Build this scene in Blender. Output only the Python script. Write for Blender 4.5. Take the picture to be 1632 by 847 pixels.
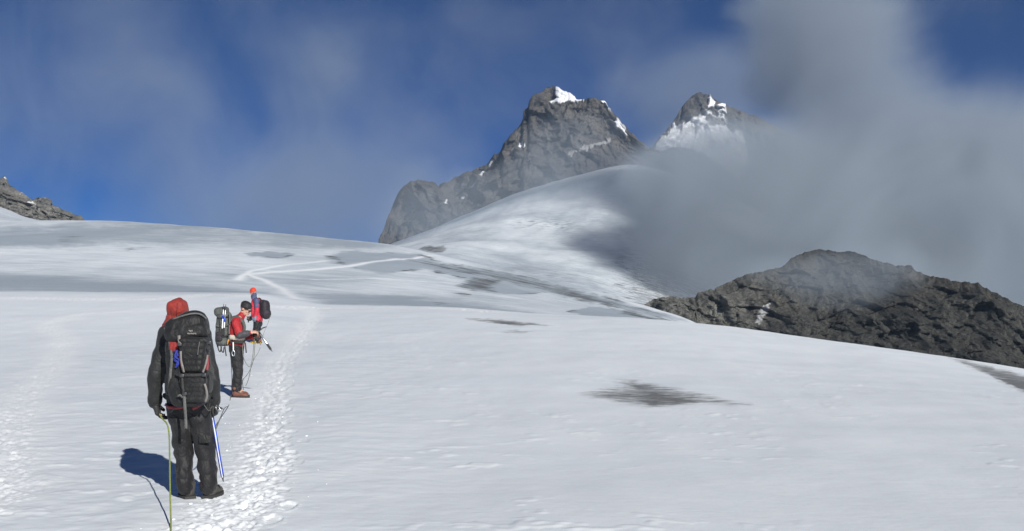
import bpy, bmesh, math, random
import numpy as np
from mathutils import Vector, Matrix, Quaternion

for o in list(bpy.data.objects):
    bpy.data.objects.remove(o, do_unlink=True)
SC = bpy.context.scene
COL = SC.collection
R = math.radians
random.seed(7)
rng = np.random.default_rng(11)

# ------------------------------------------------------------------ camera
F = 1601.0          # focal length in photograph pixels (1632 wide)
CX, HOR = 816.0, 479.0   # optical centre column, row of the true horizon
EYE = 1.8
cam_d = bpy.data.cameras.new('camera')
cam_d.sensor_width = 36.0
cam_d.lens = 36.0 * F / 1632.0
cam_d.shift_y = (HOR - 423.5) / 1632.0
cam_d.clip_start = 0.1
cam_d.clip_end = 20000
cam = bpy.data.objects.new('camera', cam_d)
COL.objects.link(cam)
cam.location = (0, 0, EYE)
cam.rotation_euler = (R(90), 0, 0)
SC.camera = cam

# ------------------------------------------------------------------ sky and sun
SUN_EL = 26.0
SUN_AZ = math.degrees(math.atan2(1.7, -3.35))      # clockwise from +Y
W = bpy.data.worlds.new('World')
SC.world = W
W.use_nodes = True
nt = W.node_tree
nt.nodes.clear()
out = nt.nodes.new('ShaderNodeOutputWorld')
bg = nt.nodes.new('ShaderNodeBackground')
sky = nt.nodes.new('ShaderNodeTexSky')
sky.sky_type = 'NISHITA'
sky.sun_disc = False
sky.sun_elevation = R(SUN_EL)
sky.sun_rotation = R(SUN_AZ)
sky.altitude = 4600
sky.air_density = 0.55
sky.dust_density = 0.0
sky.ozone_density = 4.0
bg.inputs['Strength'].default_value = 0.05
hs = nt.nodes.new('ShaderNodeHueSaturation')       # thin, dry high-altitude air: a deeper blue
hs.inputs['Hue'].default_value = 0.509
hs.inputs['Saturation'].default_value = 1.3
nt.links.new(sky.outputs[0], hs.inputs['Color'])
# thin high cloud all round the sky, in loose patches, added to lighten the shadows
tc = nt.nodes.new('ShaderNodeTexCoord')
cn = nt.nodes.new('ShaderNodeTexNoise')
cn.noise_dimensions = '4D'
cn.inputs['W'].default_value = 2.7
cn.inputs['Scale'].default_value = 3.2
cn.inputs['Detail'].default_value = 6
cn.inputs['Roughness'].default_value = 0.58
cn.inputs['Distortion'].default_value = 0.5
nt.links.new(tc.outputs['Generated'], cn.inputs['Vector'])
cr = nt.nodes.new('ShaderNodeMapRange')
cr.interpolation_type = 'SMOOTHSTEP'
for i_, v_ in enumerate((0, .48, .82, 0, .34)):
    if i_: cr.inputs[i_].default_value = v_
nt.links.new(cn.outputs['Fac'], cr.inputs[0])
mx = nt.nodes.new('ShaderNodeMix')
mx.data_type = 'RGBA'
nt.links.new(cr.outputs[0], mx.inputs[0])
nt.links.new(hs.outputs[0], mx.inputs[6])
mx.inputs[7].default_value = (5.4, 5.9, 6.8, 1)
nt.links.new(mx.outputs[2], bg.inputs['Color'])
nt.links.new(bg.outputs[0], out.inputs['Surface'])

sd = bpy.data.lights.new('sun', 'SUN')
sd.energy = 5.0
sd.angle = R(0.53)
sd.color = (1.0, 0.965, 0.91)
sun = bpy.data.objects.new('sun', sd)
COL.objects.link(sun)
sdir = Vector((math.sin(R(SUN_AZ)) * math.cos(R(SUN_EL)), math.cos(R(SUN_AZ)) * math.cos(R(SUN_EL)), math.sin(R(SUN_EL))))
sun.rotation_euler = sdir.to_track_quat('Z', 'Y').to_euler()
sun.location = sdir * 60

vs = SC.view_settings
vs.view_transform = 'Standard'
vs.look = 'None'
vs.exposure = 0.2
vs.gamma = 1.0
vs.use_curve_mapping = False
SC.render.engine = 'CYCLES'
SC.cycles.use_denoising = True
SC.cycles.max_bounces = 5
SC.cycles.diffuse_bounces = 3
SC.cycles.volume_bounces = 1
SC.cycles.volume_step_rate = 1.2
SC.cycles.volume_max_steps = 128

# ------------------------------------------------------------------ small helpers
def at(px, py, d):
    """world point seen in the photograph at (px, py), d metres away along Y"""
    return np.array([(px - CX) / F * d, d, EYE + (HOR - py) / F * d])

def V(p):
    return Vector((float(p[0]), float(p[1]), float(p[2])))

_perm = np.random.default_rng(5).permutation(256)
_perm = np.concatenate([_perm, _perm, _perm]).astype(np.int32)
_g = np.random.default_rng(6).normal(size=(256, 3))
_g /= np.linalg.norm(_g, axis=1)[:, None]
_g *= 1.5
_ga = np.random.default_rng(8).uniform(0, 6.2832, 256)
_gx = (1.45 * np.cos(_ga)).astype(np.float32); _gy = (1.45 * np.sin(_ga)).astype(np.float32)
def pn(x, y, z=0.0):
    """gradient noise, about -1..1"""
    if np.ndim(z) == 0:                      # flat noise, one sheet per z
        x = np.asarray(x, np.float32) + np.float32(z * 37.7); y = np.asarray(y, np.float32) + np.float32(z * 61.3)
        x, y = np.broadcast_arrays(x, y)
        xi, yi = np.floor(x).astype(np.int32), np.floor(y).astype(np.int32)
        xf, yf = x - xi, y - yi
        u, v = [t * t * t * (t * (t * 6 - 15) + 10) for t in (xf, yf)]
        xi &= 255; yi &= 255
        p0, p1 = _perm[xi], _perm[xi + 1]
        def c(p, dy, dx):
            h = _perm[p + yi + dy]
            return _gx[h] * (xf - dx) + _gy[h] * (yf - dy)
        a = c(p0, 0, 0); a += u * (c(p1, 0, 1) - a)
        b = c(p0, 1, 0); b += u * (c(p1, 1, 1) - b)
        return a + v * (b - a)
    x, y, z = np.broadcast_arrays(np.asarray(x, float), np.asarray(y, float), np.asarray(z, float))
    xi, yi, zi = np.floor(x).astype(int), np.floor(y).astype(int), np.floor(z).astype(int)
    xf, yf, zf = x - xi, y - yi, z - zi
    u, v, w = [t * t * t * (t * (t * 6 - 15) + 10) for t in (xf, yf, zf)]
    xi &= 255; yi &= 255; zi &= 255
    res = 0
    for dx in (0, 1):
        for dy in (0, 1):
            for dz in (0, 1):
                h = _perm[_perm[_perm[xi + dx] + yi + dy] + zi + dz]
                g = _g[h]
                dot = g[..., 0] * (xf - dx) + g[..., 1] * (yf - dy) + g[..., 2] * (zf - dz)
                res = res + dot * (u if dx else 1 - u) * (v if dy else 1 - v) * (w if dz else 1 - w)
    return res

def fbm(x, y, z=0.0, oct=4, gain=0.5, lac=2.03):
    r, a = 0, 1.0
    for i in range(oct):
        r = r + a * pn(x + 17.3 * i, y - 9.1 * i, z + 4.7 * i)
        x, y, z = x * lac, y * lac, z * lac
        a *= gain
    return r

def ridged(x, y, z=0.0, oct=5, gain=0.5, lac=2.1):
    r, a, w = 0, 1.0, 1.0
    for i in range(oct):
        n = 1 - np.abs(pn(x + 31.7 * i, y + 11.9 * i, z - 5.3 * i))
        n = n * n * w
        w = np.clip(n * 1.6, 0, 1)
        r = r + a * (n - 0.5)
        x, y, z = x * lac, y * lac, z * lac
        a *= gain
    return r

def sstep(a, b, x):
    t = np.clip((x - a) / (b - a), 0, 1)
    return t * t * (3 - 2 * t)

def pchip(xk, yk, x):
    """monotone cubic through (xk, yk); flat outside"""
    xk, yk = np.asarray(xk, float), np.asarray(yk, float)
    h = np.diff(xk); dl = np.diff(yk) / h
    m = np.zeros(len(xk))
    w1, w2 = 2 * h[1:] + h[:-1], h[1:] + 2 * h[:-1]
    ok = dl[1:] * dl[:-1] > 0
    a, b = np.where(ok, dl[:-1], 1), np.where(ok, dl[1:], 1)
    m[1:-1] = np.where(ok, (w1 + w2) / (w1 / a + w2 / b), 0)
    m[0], m[-1] = dl[0], dl[-1]
    x = np.clip(x, xk[0], xk[-1])
    i = np.clip(np.searchsorted(xk, x, side='right') - 1, 0, len(xk) - 2)
    t = (x - xk[i]) / h[i]
    return ((1 + 2 * t) * (1 - t) ** 2 * yk[i] + t * (1 - t) ** 2 * h[i] * m[i]
            + t * t * (3 - 2 * t) * yk[i + 1] + t * t * (t - 1) * h[i] * m[i + 1])

def poly_sd(poly, x, y):
    """signed distance to a closed polygon, negative inside"""
    P = np.asarray(poly, float)
    d = np.full(x.shape, 1e18); inside = np.zeros(x.shape, bool)
    for k in range(len(P)):
        a, b = P[k], P[(k + 1) % len(P)]
        e = b - a
        t = np.clip(((x - a[0]) * e[0] + (y - a[1]) * e[1]) / (e @ e), 0, 1)
        d = np.minimum(d, (x - a[0] - t * e[0]) ** 2 + (y - a[1] - t * e[1]) ** 2)
        c = ((a[1] > y) != (b[1] > y)) & (x < (b[0] - a[0]) * (y - a[1]) / (b[1] - a[1] + 1e-12) + a[0])
        inside ^= c
    d = np.sqrt(d)
    return np.where(inside, -d, d)

def line_d(poly, x, y):
    """distance to an open polyline"""
    P = np.asarray(poly, float)
    d = np.full(x.shape, 1e18)
    for a, b in zip(P[:-1], P[1:]):
        e = b - a
        t = np.clip(((x - a[0]) * e[0] + (y - a[1]) * e[1]) / (e @ e), 0, 1)
        d = np.minimum(d, (x - a[0] - t * e[0]) ** 2 + (y - a[1] - t * e[1]) ** 2)
    return np.sqrt(d)

def grid_mesh(name, co, attrs=None, flip=False):
    """mesh from co[rows, cols, 3], smooth shaded, with float point attributes"""
    nr, nc = co.shape[:2]
    idx = np.arange(nr * nc).reshape(nr, nc)
    q = np.stack([idx[:-1, :-1], idx[:-1, 1:], idx[1:, 1:], idx[1:, :-1]], -1).reshape(-1, 4)
    if flip:
        q = q[:, ::-1]
    return raw_mesh(name, co.reshape(-1, 3), q, attrs)

def raw_mesh(name, verts, quads, attrs=None, smooth=True):
    me = bpy.data.meshes.new(name)
    verts = np.ascontiguousarray(verts, dtype=np.float32)
    quads = np.ascontiguousarray(quads, dtype=np.int32)
    n = quads.shape[1]
    me.vertices.add(len(verts)); me.vertices.foreach_set('co', verts.ravel())
    me.loops.add(quads.size); me.loops.foreach_set('vertex_index', quads.ravel())
    me.polygons.add(len(quads))
    me.polygons.foreach_set('loop_start', np.arange(0, quads.size, n, dtype=np.int32))
    me.polygons.foreach_set('loop_total', np.full(len(quads), n, dtype=np.int32))
    me.polygons.foreach_set('use_smooth', np.full(len(quads), smooth))
    me.update(calc_edges=True)
    for k, a in (attrs or {}).items():
        at_ = me.attributes.new(k, 'FLOAT', 'POINT')
        at_.data.foreach_set('value', np.ascontiguousarray(a, dtype=np.float32).ravel())
    return me

def link(name, me, mat=None, parent=None):
    o = bpy.data.objects.new(name, me)
    COL.objects.link(o)
    if mat is not None:
        me.materials.append(mat)
    if parent is not None:
        o.parent = parent
        l = Vector(parent['_w']) if '_w' in parent else parent.location
        me.transform(Matrix.Translation(-l))
        o['_w'] = list(l)
    return o

def tag(o, label, cat, group=None, kind=None):
    o['label'] = label
    o['category'] = cat
    if group: o['group'] = group
    if kind: o['kind'] = kind
    return o

def thing(name, loc, label, cat, group=None):
    o = bpy.data.objects.new(name, None)
    o.empty_display_size = 0.2
    COL.objects.link(o)
    o.location = V(loc)
    o['_w'] = [float(c) for c in loc]
    return tag(o, label, cat, group)

# ------------------------------------------------------------------ node helpers
class NT:
    def __init__(self, tree):
        self.t = tree
    def new(self, typ, **kw):
        n = self.t.nodes.new(typ)
        for k, v in kw.items():
            if k.startswith('i_'):
                n.inputs[k[2:].replace('_', ' ')].default_value = v
            else:
                setattr(n, k, v)
        return n
    def link(self, a, b):
        self.t.links.new(a, b)
    def _in(self, sock, v):
        if isinstance(v, bpy.types.NodeSocket):
            self.t.links.new(v, sock)
        else:
            sock.default_value = v
    def math(self, op, a, b=0.0, c=0.0, clamp=False):
        n = self.t.nodes.new('ShaderNodeMath'); n.operation = op; n.use_clamp = clamp
        for i, v in enumerate((a, b, c)):
            self._in(n.inputs[i], v)
        return n.outputs[0]
    def vmath(self, op, a, b=(0, 0, 0)):
        n = self.t.nodes.new('ShaderNodeVectorMath'); n.operation = op
        self._in(n.inputs[0], a); self._in(n.inputs[1], b)
        return n.outputs['Value'] if op in ('DOT_PRODUCT', 'LENGTH') else n.outputs[0]
    def mix(self, f, a, b):
        n = self.t.nodes.new('ShaderNodeMix'); n.data_type = 'RGBA'
        self._in(n.inputs[0], f)
        for s, v in ((n.inputs[6], a), (n.inputs[7], b)):
            if isinstance(v, tuple) and len(v) == 3: v = v + (1,)
            self._in(s, v)
        return n.outputs[2]
    def rng(self, v, a, b, c=0.0, d=1.0, smooth=True):
        n = self.t.nodes.new('ShaderNodeMapRange')
        n.interpolation_type = 'SMOOTHSTEP' if smooth else 'LINEAR'
        for s, x in zip(n.inputs[:5], (v, a, b, c, d)):
            self._in(s, x)
        return n.outputs[0]
    def noise(self, vec, scale, detail=4.0, rough=0.55, dist=0.0):
        n = self.t.nodes.new('ShaderNodeTexNoise')
        n.inputs['Scale'].default_value = scale; n.inputs['Detail'].default_value = detail
        n.inputs['Roughness'].default_value = rough; n.inputs['Distortion'].default_value = dist
        self._in(n.inputs['Vector'], vec)
        return n.outputs['Fac']
    def mapping(self, vec, scale=(1, 1, 1), rot=(0, 0, 0)):
        n = self.t.nodes.new('ShaderNodeMapping')
        n.inputs['Scale'].default_value = scale; n.inputs['Rotation'].default_value = rot
        self._in(n.inputs['Vector'], vec)
        return n.outputs[0]
    def attr(self, name):
        n = self.t.nodes.new('ShaderNodeAttribute'); n.attribute_name = name
        return n.outputs['Fac']

def new_mat(name, rough=0.8, spec=0.3):
    m = bpy.data.materials.new(name); m.use_nodes = True
    b = m.node_tree.nodes['Principled BSDF']
    b.inputs['Roughness'].default_value = rough
    b.inputs['Specular IOR Level'].default_value = spec
    return m, NT(m.node_tree), b

def bump(N, b, h, strength, dist):
    n = N.new('ShaderNodeBump', i_Strength=strength, i_Distance=dist)
    N.link(h, n.inputs['Height']); N.link(n.outputs[0], b.inputs['Normal'])
# ================================================================== GLACIER
# Stations across the glacier, near to far.  At every station and knot column: distance and
# height of the surface, given as the row in which it shows.
KN = [-900, -300, -100, 0, 50, 150, 330, 400, 450, 520, 610, 690, 750, 800, 840, 900, 1010, 1095, 1300, 1450, 1632, 1900, 2600]
def zrow(z, d): return HOR - (z - EYE) * F / d
def st(dk, pk):
    d = dict(dk) if isinstance(dk, dict) else {0: dk}
    return d, pk
STN = [
    ({0: 1.6}, {0: zrow(0, 1.6)}),
    ({0: 4.0}, {0: zrow(0, 4.0)}),
    ({0: 9.06}, {0: zrow(0, 9.06), 1632: zrow(-.02, 9.06), 2600: zrow(-.3, 9.06)}),
    ({0: 18.6}, {-900: zrow(.0, 18.6), 0: zrow(0.0, 18.6), 450: zrow(0.02, 18.6), 1000: zrow(.0, 18.6), 1632: zrow(-.18, 18.6), 2600: zrow(-1.6, 18.6)}),
    ({0: 33, 1000: 32, 1632: 28, 2600: 27}, {-900: zrow(.3, 33), 0: zrow(.32, 33), 410: 549.5, 800: zrow(.36, 33), 1050: zrow(.22, 32), 1300: zrow(-.12, 30.5), 1632: zrow(-.5, 28), 2600: zrow(-3, 27)}),
    # the near crest
    ({-900: 74, 400: 70, 690: 62, 1050: 50, 1632: 40, 2600: 36}, {-900: 460, 0: 465, 400: 467, 450: 475, 520: 486, 690: 489, 800: 496, 900: 502, 1010: 507, 1095: 514, 1300: 540, 1450: 560, 1632: 588, 1900: 640, 2600: 800}),
    # the dip behind it
    ({-900: 84, 400: 84, 690: 76, 1050: 68, 1632: 52, 2600: 46}, {-900: 461, 0: 466, 400: 469, 450: 479, 520: 489, 690: 493, 800: 501, 900: 510, 1010: 520, 1095: 530, 1300: 590, 1450: 640, 1632: 690, 1900: 740, 2600: 900}),
    # foot of the broad snow swell
    ({0: 112}, {-900: 440, 0: 447, 330: 458, 450: 464, 610: 474, 690: 480, 800: 491, 900: 502, 1010: 515, 1095: 527, 1300: 610, 1632: 720, 2600: 900}),
    ({0: 150}, {-900: 400, 0: 404, 330: 414, 450: 423, 610: 434, 690: 443, 800: 459, 900: 477, 1010: 499, 1095: 520, 1300: 620, 1632: 720, 2600: 900}),
    ({0: 195, 1010: 172}, {-900: 362, 0: 370, 330: 379, 450: 389, 610: 404, 690: 419, 800: 443, 900: 466, 1010: 491, 1095: 516, 1300: 620, 1632: 700, 2600: 860}),
    # crest of the swell
    ({0: 240, 610: 230, 800: 215, 1010: 195, 1300: 190}, {-900: 335, 0: 353, 150: 353, 330: 361, 450: 372, 520: 379, 610: 388.5, 690: 404, 750: 418, 800: 431, 900: 456, 1010: 484, 1095: 511, 1300: 620, 1632: 690, 2600: 840}),
    # hollow behind it
    ({0: 300}, {-900: 330, -100: 345, 0: 356, 50: 357, 150: 366, 330: 380, 450: 395, 610: 412, 690: 420, 800: 448, 900: 470, 1010: 496, 1095: 522, 1300: 600, 1632: 670, 2600: 820}),
    ({0: 380}, {-900: 120, -300: 240, -100: 304, 0: 333, 50: 352, 150: 372, 330: 388, 450: 400, 610: 416, 690: 420, 800: 443, 900: 464, 1010: 489, 1095: 515, 1300: 590, 1632: 650, 2600: 800}),
    ({0: 470}, {-900: 160, -300: 280, 0: 350, 150: 380, 450: 405, 610: 412, 690: 405, 800: 424, 900: 440, 1010: 464, 1095: 490, 1300: 560, 1632: 620, 2600: 780}),
    ({0: 650}, {-900: 200, -300: 320, 0: 380, 450: 405, 610: 402, 690: 386, 750: 378, 800: 376, 900: 376, 1010: 386, 1095: 410, 1300: 480, 1632: 560, 2600: 740}),
    # top of the far slope, under the rock
    ({0: 880}, {-900: 260, -300: 360, 0: 390, 450: 405, 610: 394, 630: 386, 690: 364, 750: 340, 800: 318, 840: 302, 900: 285, 1010: 264, 1095: 285, 1300: 380, 1632: 480, 2600: 700}),
    ({0: 1250}, {-900: 300, 0: 400, 610: 410, 840: 380, 1010: 350, 1300: 420, 1632: 500, 2600: 700}),
]
def interp_knots(d, px):
    k = sorted(d)
    if len(k) == 1: return np.full(px.shape, float(d[k[0]]))
    return pchip(k, [d[i] for i in k], px)

s_in = np.arange(-0.60, 0.6001, 0.00145)
s_out = np.concatenate([np.linspace(0.62, 0.9, 14), np.linspace(0.98, 2.6, 12)])
S = np.concatenate([-s_out[::-1], s_in, s_out])
rows_py = np.concatenate([np.linspace(2200, 1100, 16)[:-1], np.linspace(1100, 900, 40)[:-1], np.arange(900, 566, -0.9)])
y_near = EYE * F / (rows_py - HOR)
Y = np.concatenate([y_near, np.geomspace(y_near[-1] * 1.005, 78, 170), np.geomspace(78.6, 245, 190), np.geomspace(247, 1250, 150)])
PX = S * F + CX
PXc = np.clip(PX, -900, 2600)
DK = np.stack([interp_knots(d, PXc) for d, p in STN])         # station distances
TK = np.stack([(HOR - interp_knots(p, PXc)) / F for d, p in STN])  # station slopes of sight
Tg = np.empty((len(Y), len(S)))
for j in range(len(S)):
    Tg[:, j] = pchip(np.log(DK[:, j]), TK[:, j], np.log(Y))
CREST_N, DIP_N, CREST_H = DK[5], DK[6], DK[10]
GX = S[None, :] * Y[:, None]
GY = np.repeat(Y[:, None], len(S), 1)
GZ = EYE + Tg * GY
ROWPX = np.repeat(PX[None, :], len(Y), 0)
near_m = GY < 0.5 * (CREST_N + DIP_N)[None, :]
hump_m = (~near_m) & (GY < CREST_H[None, :] * 1.03)
far_m = GY > CREST_H[None, :] * 1.15

# gentle swells and wind-worked surface
amp = sstep(3, 9, GY)
GZ += amp * (0.035 * fbm(GX / 3.4, GY / 6.0, 1.3, 3) + 0.004 * fbm(GX / .8, GY / 1.2, 4.4, 2)) * sstep(260, 120, GY)
GZ += 0.0075 * amp * fbm(GX / .42, GY / .34, 9.4, 3) * sstep(60, 25, GY) * (0.15 + 0.85 * sstep(1.0, -3.5, GX)) 
GZ += sstep(70, 130, GY) * (0.42 * fbm(GX / 34, GY / 42, 2.2, 3) + 0.05 * fbm(GX / 5, GY / 8, 7.7, 2)) * sstep(600, 240, GY)
GZ += sstep(300, 480, GY) * (2.2 * fbm(GX / 75, GY / 90, 5.2, 4) + 0.5 * ridged(GX / 30, GY / 30, 1.2, 3)) * sstep(960, 800, GY)

# crusty flakes torn up by the wind
fl = np.clip(fbm(GX / .55, GY / .45, 12.1, 3, .6) - .30, 0, .5) * sstep(-.1, .45, fbm(GX / 3.1, GY / 4.2, 15.5, 2) + .25 * sstep(2, -4, GX)) * sstep(48, 22, GY) * amp
GZ += .022 * fl
def row_of():  # the row of the photograph in which each vertex shows
    return HOR - (GZ - EYE) / GY * F
ROWPY = row_of()

def hit(px, py, after=0.0):
    """first glacier point seen at (px, py)"""
    s = (px - CX) / F
    j = int(np.clip(np.searchsorted(S, s), 1, len(S) - 1))
    t = (s - S[j - 1]) / (S[j] - S[j - 1])
    col = ROWPY[:, j - 1] * (1 - t) + ROWPY[:, j] * t
    k = np.nonzero((col <= py) & (Y > after))[0]
    i = int(k[0]) if len(k) else len(Y) - 1
    d = Y[i]
    if i > 0 and col[i - 1] > py:
        d = Y[i - 1] + (Y[i] - Y[i - 1]) * (col[i - 1] - py) / (col[i - 1] - col[i])
    return np.array([s * d, d])

def ground_z(x, y):
    i = int(np.clip(np.searchsorted(Y, y), 1, len(Y) - 1))
    s = x / y
    j = int(np.clip(np.searchsorted(S, s), 1, len(S) - 1))
    a = (y - Y[i - 1]) / (Y[i] - Y[i - 1]); b = (s - S[j - 1]) / (S[j] - S[j - 1])
    return float((GZ[i-1, j-1] * (1-b) + GZ[i-1, j] * b) * (1-a) + (GZ[i, j-1] * (1-b) + GZ[i, j] * b) * a)

# ---- trodden trails
def world_line(pts, step=0.25):
    P = np.array([hit(*p) for p in pts])
    seg = np.linalg.norm(np.diff(P, axis=0), axis=1)
    t = np.concatenate([[0], np.cumsum(seg)])
    tt = np.arange(0, t[-1], step)
    return np.stack([pchip(t, P[:, 0], tt), pchip(t, P[:, 1], tt)], 1)

fresh = np.clip(.55 * fl, 0, .3)
TRAILS = [  # rows in the photograph, half width in m, print depth, lump height
    ([(285, 960), (345, 850), (400, 775), (412, 700), (424, 640), (436, 596), (462, 556), (488, 522), (500, 500), (492, 489)], 0.33, 0.016, 0.012),
    ([(-40, 820), (8, 720), (45, 630), (92, 572), (100, 540), (92, 512), (130, 502), (200, 498), (262, 493)], 0.42, 0.010, 0.009),
    ([(-60, 476), (60, 476), (160, 478), (260, 477), (340, 470), (400, 472)], 0.9, 0.035, 0.045),
    ([(400, 484), (440, 490), (500, 491), (600, 490.5), (690, 491.5), (790, 497.5)], 0.7, 0.035, 0.04),
]
rg = np.random.default_rng(3)
for pts, hw, dep, lump in TRAILS:
    ln = world_line(pts)
    lo, hi = ln.min(0) - 2, ln.max(0) + 2
    I = np.nonzero(((GX > lo[0]) & (GX < hi[0]) & (GY > lo[1]) & (GY < hi[1]) & near_m).ravel())[0]
    gx, gy, gz = GX.ravel()[I], GY.ravel()[I], GZ.ravel()[I].copy()
    d = line_d(ln[::2], gx, gy)
    wob = 1 + 0.55 * pn(gx / .9, gy / 1.4, 3.3)
    m = np.exp(-(d / (hw * wob)) ** 4)
    lumps = fbm(gx / .13, gy / .16, 6.6, 3, 0.7) * .8 + 1.3 * np.clip(fbm(gx / .06, gy / .07, 3.6, 2), -.3, 1)
    dz = m * (lump * lumps - 0.25 * dep)
    soft = np.exp(-(d / (hw * 2.2)) ** 2)
    dz += soft * lump * 0.55 * np.clip(fbm(gx / .30, gy / .35, 2.1, 2) - 0.25, 0, 1)
    nrm = np.gradient(ln, axis=0)
    nrm /= np.linalg.norm(nrm, axis=1)[:, None] + 1e-9
    if hw < 0.5:
        for pas in range(4):
            off = rg.normal(0, 0.13)
            for k in range(0, len(ln) - 1):
                sd_ = 1 if (k + pas) % 2 else -1
                if rg.random() < 0.25: continue
                tx, ty = nrm[k]
                c = ln[k] + np.array([ty, -tx]) * (sd_ * 0.11 + off + rg.normal(0, .04)) + rg.normal(0, .05, 2)
                sel = np.nonzero((np.abs(gx - c[0]) < .4) & (np.abs(gy - c[1]) < .4))[0]
                if not len(sel): continue
                u = (gx[sel] - c[0]) * tx + (gy[sel] - c[1]) * ty
                v = (gx[sel] - c[0]) * ty - (gy[sel] - c[1]) * tx
                q = np.sqrt((u / .155) ** 2 + (v / .068) ** 2) + .45 * pn(gx[sel] / .07, gy[sel] / .07, pas + 2.2)
                dd = dep * rg.uniform(.5, 1.15)
                dz[sel] += -dd * sstep(1.08, .80, q) + dd * .3 * np.exp(-((q - 1.35) / .3) ** 2) * (1 + rg.normal(0, .5))
    GZ.ravel()[I] += np.clip(dz, -0.11, 0.10)
    fresh.ravel()[I] = np.maximum(fresh.ravel()[I], np.exp(-(d / (hw * 1.35 * wob)) ** 4) * (0.75 + .25 * pn(gx / .3, gy / .4, 8.8)))
for pts, w in [([(380, 446), (388, 438), (430, 434), (500, 430), (560, 424), (640, 413)], .65),
               ([(392, 437), (420, 446), (450, 460), (470, 476)], .6),
               ([(384, 442), (400, 432), (450, 423), (520, 416)], .5),
               ([(500, 446), (600, 444), (720, 452)], .4), ([(640, 414), (700, 408)], .5)]:
    P = np.array([hit(*p, after=85) for p in pts])
    d = line_d(P, GX, GY)
    fresh = np.maximum(fresh, np.exp(-(d / (w * (1 + .3 * pn(GX / 4, GY / 4, 1)))) ** 2) * hump_m)

# ---- bare ice and wind-blown grit lying on it; some grey bands are painted-in shade
dirt = np.zeros_like(GZ); ice = np.zeros_like(GZ)
K = 4.0    # stains are long and low as seen
def stain(poly, where, soft, strength, arr, edge=0.0, skew=6.0):
    P = np.array(poly, float); P[:, 1] *= K
    x, y = ROWPX, ROWPY * K
    I = np.nonzero((where & (x > P[:, 0].min() - 60) & (x < P[:, 0].max() + 60) & (y > P[:, 1].min() - 60) & (y < P[:, 1].max() + 60)).ravel())[0]
    xx, yy = x.ravel()[I], y.ravel()[I]
    jx = xx + skew * pn(xx / 26, yy / 20, 1.1) + skew * .6 * pn(xx / 9, yy / 8, 4.1)
    jy = yy + skew * pn(xx / 26, yy / 20, 7.1) + skew * .6 * pn(xx / 9, yy / 8, 9.1)
    sdv = poly_sd(P, jx, jy)
    m = sstep(soft, -soft, sdv) * strength
    if edge:
        dirt.ravel()[I] = np.maximum(dirt.ravel()[I], edge * np.exp(-(sdv / 5.0) ** 2) * sstep(-.35, .5, pn(xx / 40, yy / 30, 3.0)))
    arr.ravel()[I] = np.maximum(arr.ravel()[I], m)
A_near, A_hump, A_far = near_m, hump_m, far_m
stain([(930, 628), (953, 623), (999, 616), (985, 607), (1021, 609), (1056, 616), (1112, 628), (1160, 641), (1195, 646), (1112, 642), (1068, 647), (1034, 648), (990, 641), (946, 631)], A_near, 30, 0.74, dirt)
stain([(990, 630), (1040, 622), (1080, 628), (1130, 640), (1080, 644), (1030, 646)], A_near, 24, .95, dirt)
stain([(743, 508), (801, 510), (875, 519), (812, 518)], A_near, 12, .9, dirt)
stain([(783, 528), (853, 527), (831, 532)], A_near, 12, .5, dirt)
stain([(1510, 569), (1545, 577), (1640, 600), (1700, 618), (1700, 640), (1632, 626), (1575, 597)], A_near, 14, .8, dirt)
stain([(1575, 598), (1632, 606), (1690, 630), (1632, 622)], A_near, 8, 1.0, dirt)
stain([(527, 408), (566, 400), (592, 404), (632, 403), (669, 406), (706, 420), (757, 427), (831, 440), (904, 458), (978, 478), (1051, 500), (1088, 511), (1040, 504), (996, 493), (923, 478), (868, 467), (812, 469), (757, 464), (739, 458), (743, 445), (713, 436), (676, 429), (610, 435), (585, 431), (537, 417)], A_hump, 15, .66, ice, edge=.75)
stain([(640, 412), (720, 424), (800, 436), (900, 460), (1000, 486), (1060, 503), (980, 486), (900, 470), (800, 446), (720, 432)], A_hump, 16, .62, dirt)
stain([(728, 458), (754, 443), (816, 446), (779, 456), (790, 466), (760, 464)], A_hump, 14, .72, dirt)
stain([(720, 467), (745, 467), (756, 471), (738, 471)], A_hump, 6, .6, dirt)
stain([(870, 462), (930, 470), (990, 488), (930, 480)], A_hump, 12, .8, dirt)
stain([(508, 405), (545, 410), (535, 416)], A_hump, 8, .5, dirt)
stain([(908, 497), (941, 490), (978, 493), (1045, 508), (941, 506)], A_hump, 8, .8, ice, edge=1.0)
stain([(1000, 494), (1040, 505), (1080, 512), (1020, 507), (985, 500)], A_hump, 8, .75, dirt)
stain([(480, 468), (560, 470), (647, 472), (757, 485), (860, 501), (757, 496), (640, 489), (520, 486)], A_hump, 26, .6, ice)  # grey band: shade behind the near crest, painted into the colour
stain([(688, 481), (705, 481), (722, 486), (700, 487)], A_hump, 8, .62, dirt)
stain([(-80, 436), (60, 440), (200, 449), (340, 459), (420, 466), (300, 468), (150, 466), (0, 463), (-80, 462)], A_hump | A_near, 40, .62, ice)  # shaded side of the dip, painted in as grey
stain([(-80, 372), (60, 364), (180, 360), (330, 365), (470, 375), (600, 392), (480, 388), (360, 384), (200, 390), (80, 394), (-80, 388)], A_hump, 44, .55, ice, skew=16)  # broad soft grey band below the crest of the swell
stain([(95, 379), (118, 375), (140, 381), (120, 386), (98, 386)], A_hump, 18, .42, dirt)
stain([(200, 396), (212, 395), (219, 399), (205, 400)], A_hump, 8, .42, dirt)
stain([(313, 381), (322, 381), (326, 384), (315, 384)], A_hump, 8, .34, dirt)
stain([(390, 404), (430, 401), (474, 407), (450, 411), (400, 409)], A_hump, 7, .55, ice, edge=.55)
stain([(666, 397), (686, 391), (692, 394), (708, 390), (711, 399), (700, 404), (680, 402)], A_far, 3.5, .8, dirt, skew=3)
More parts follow.
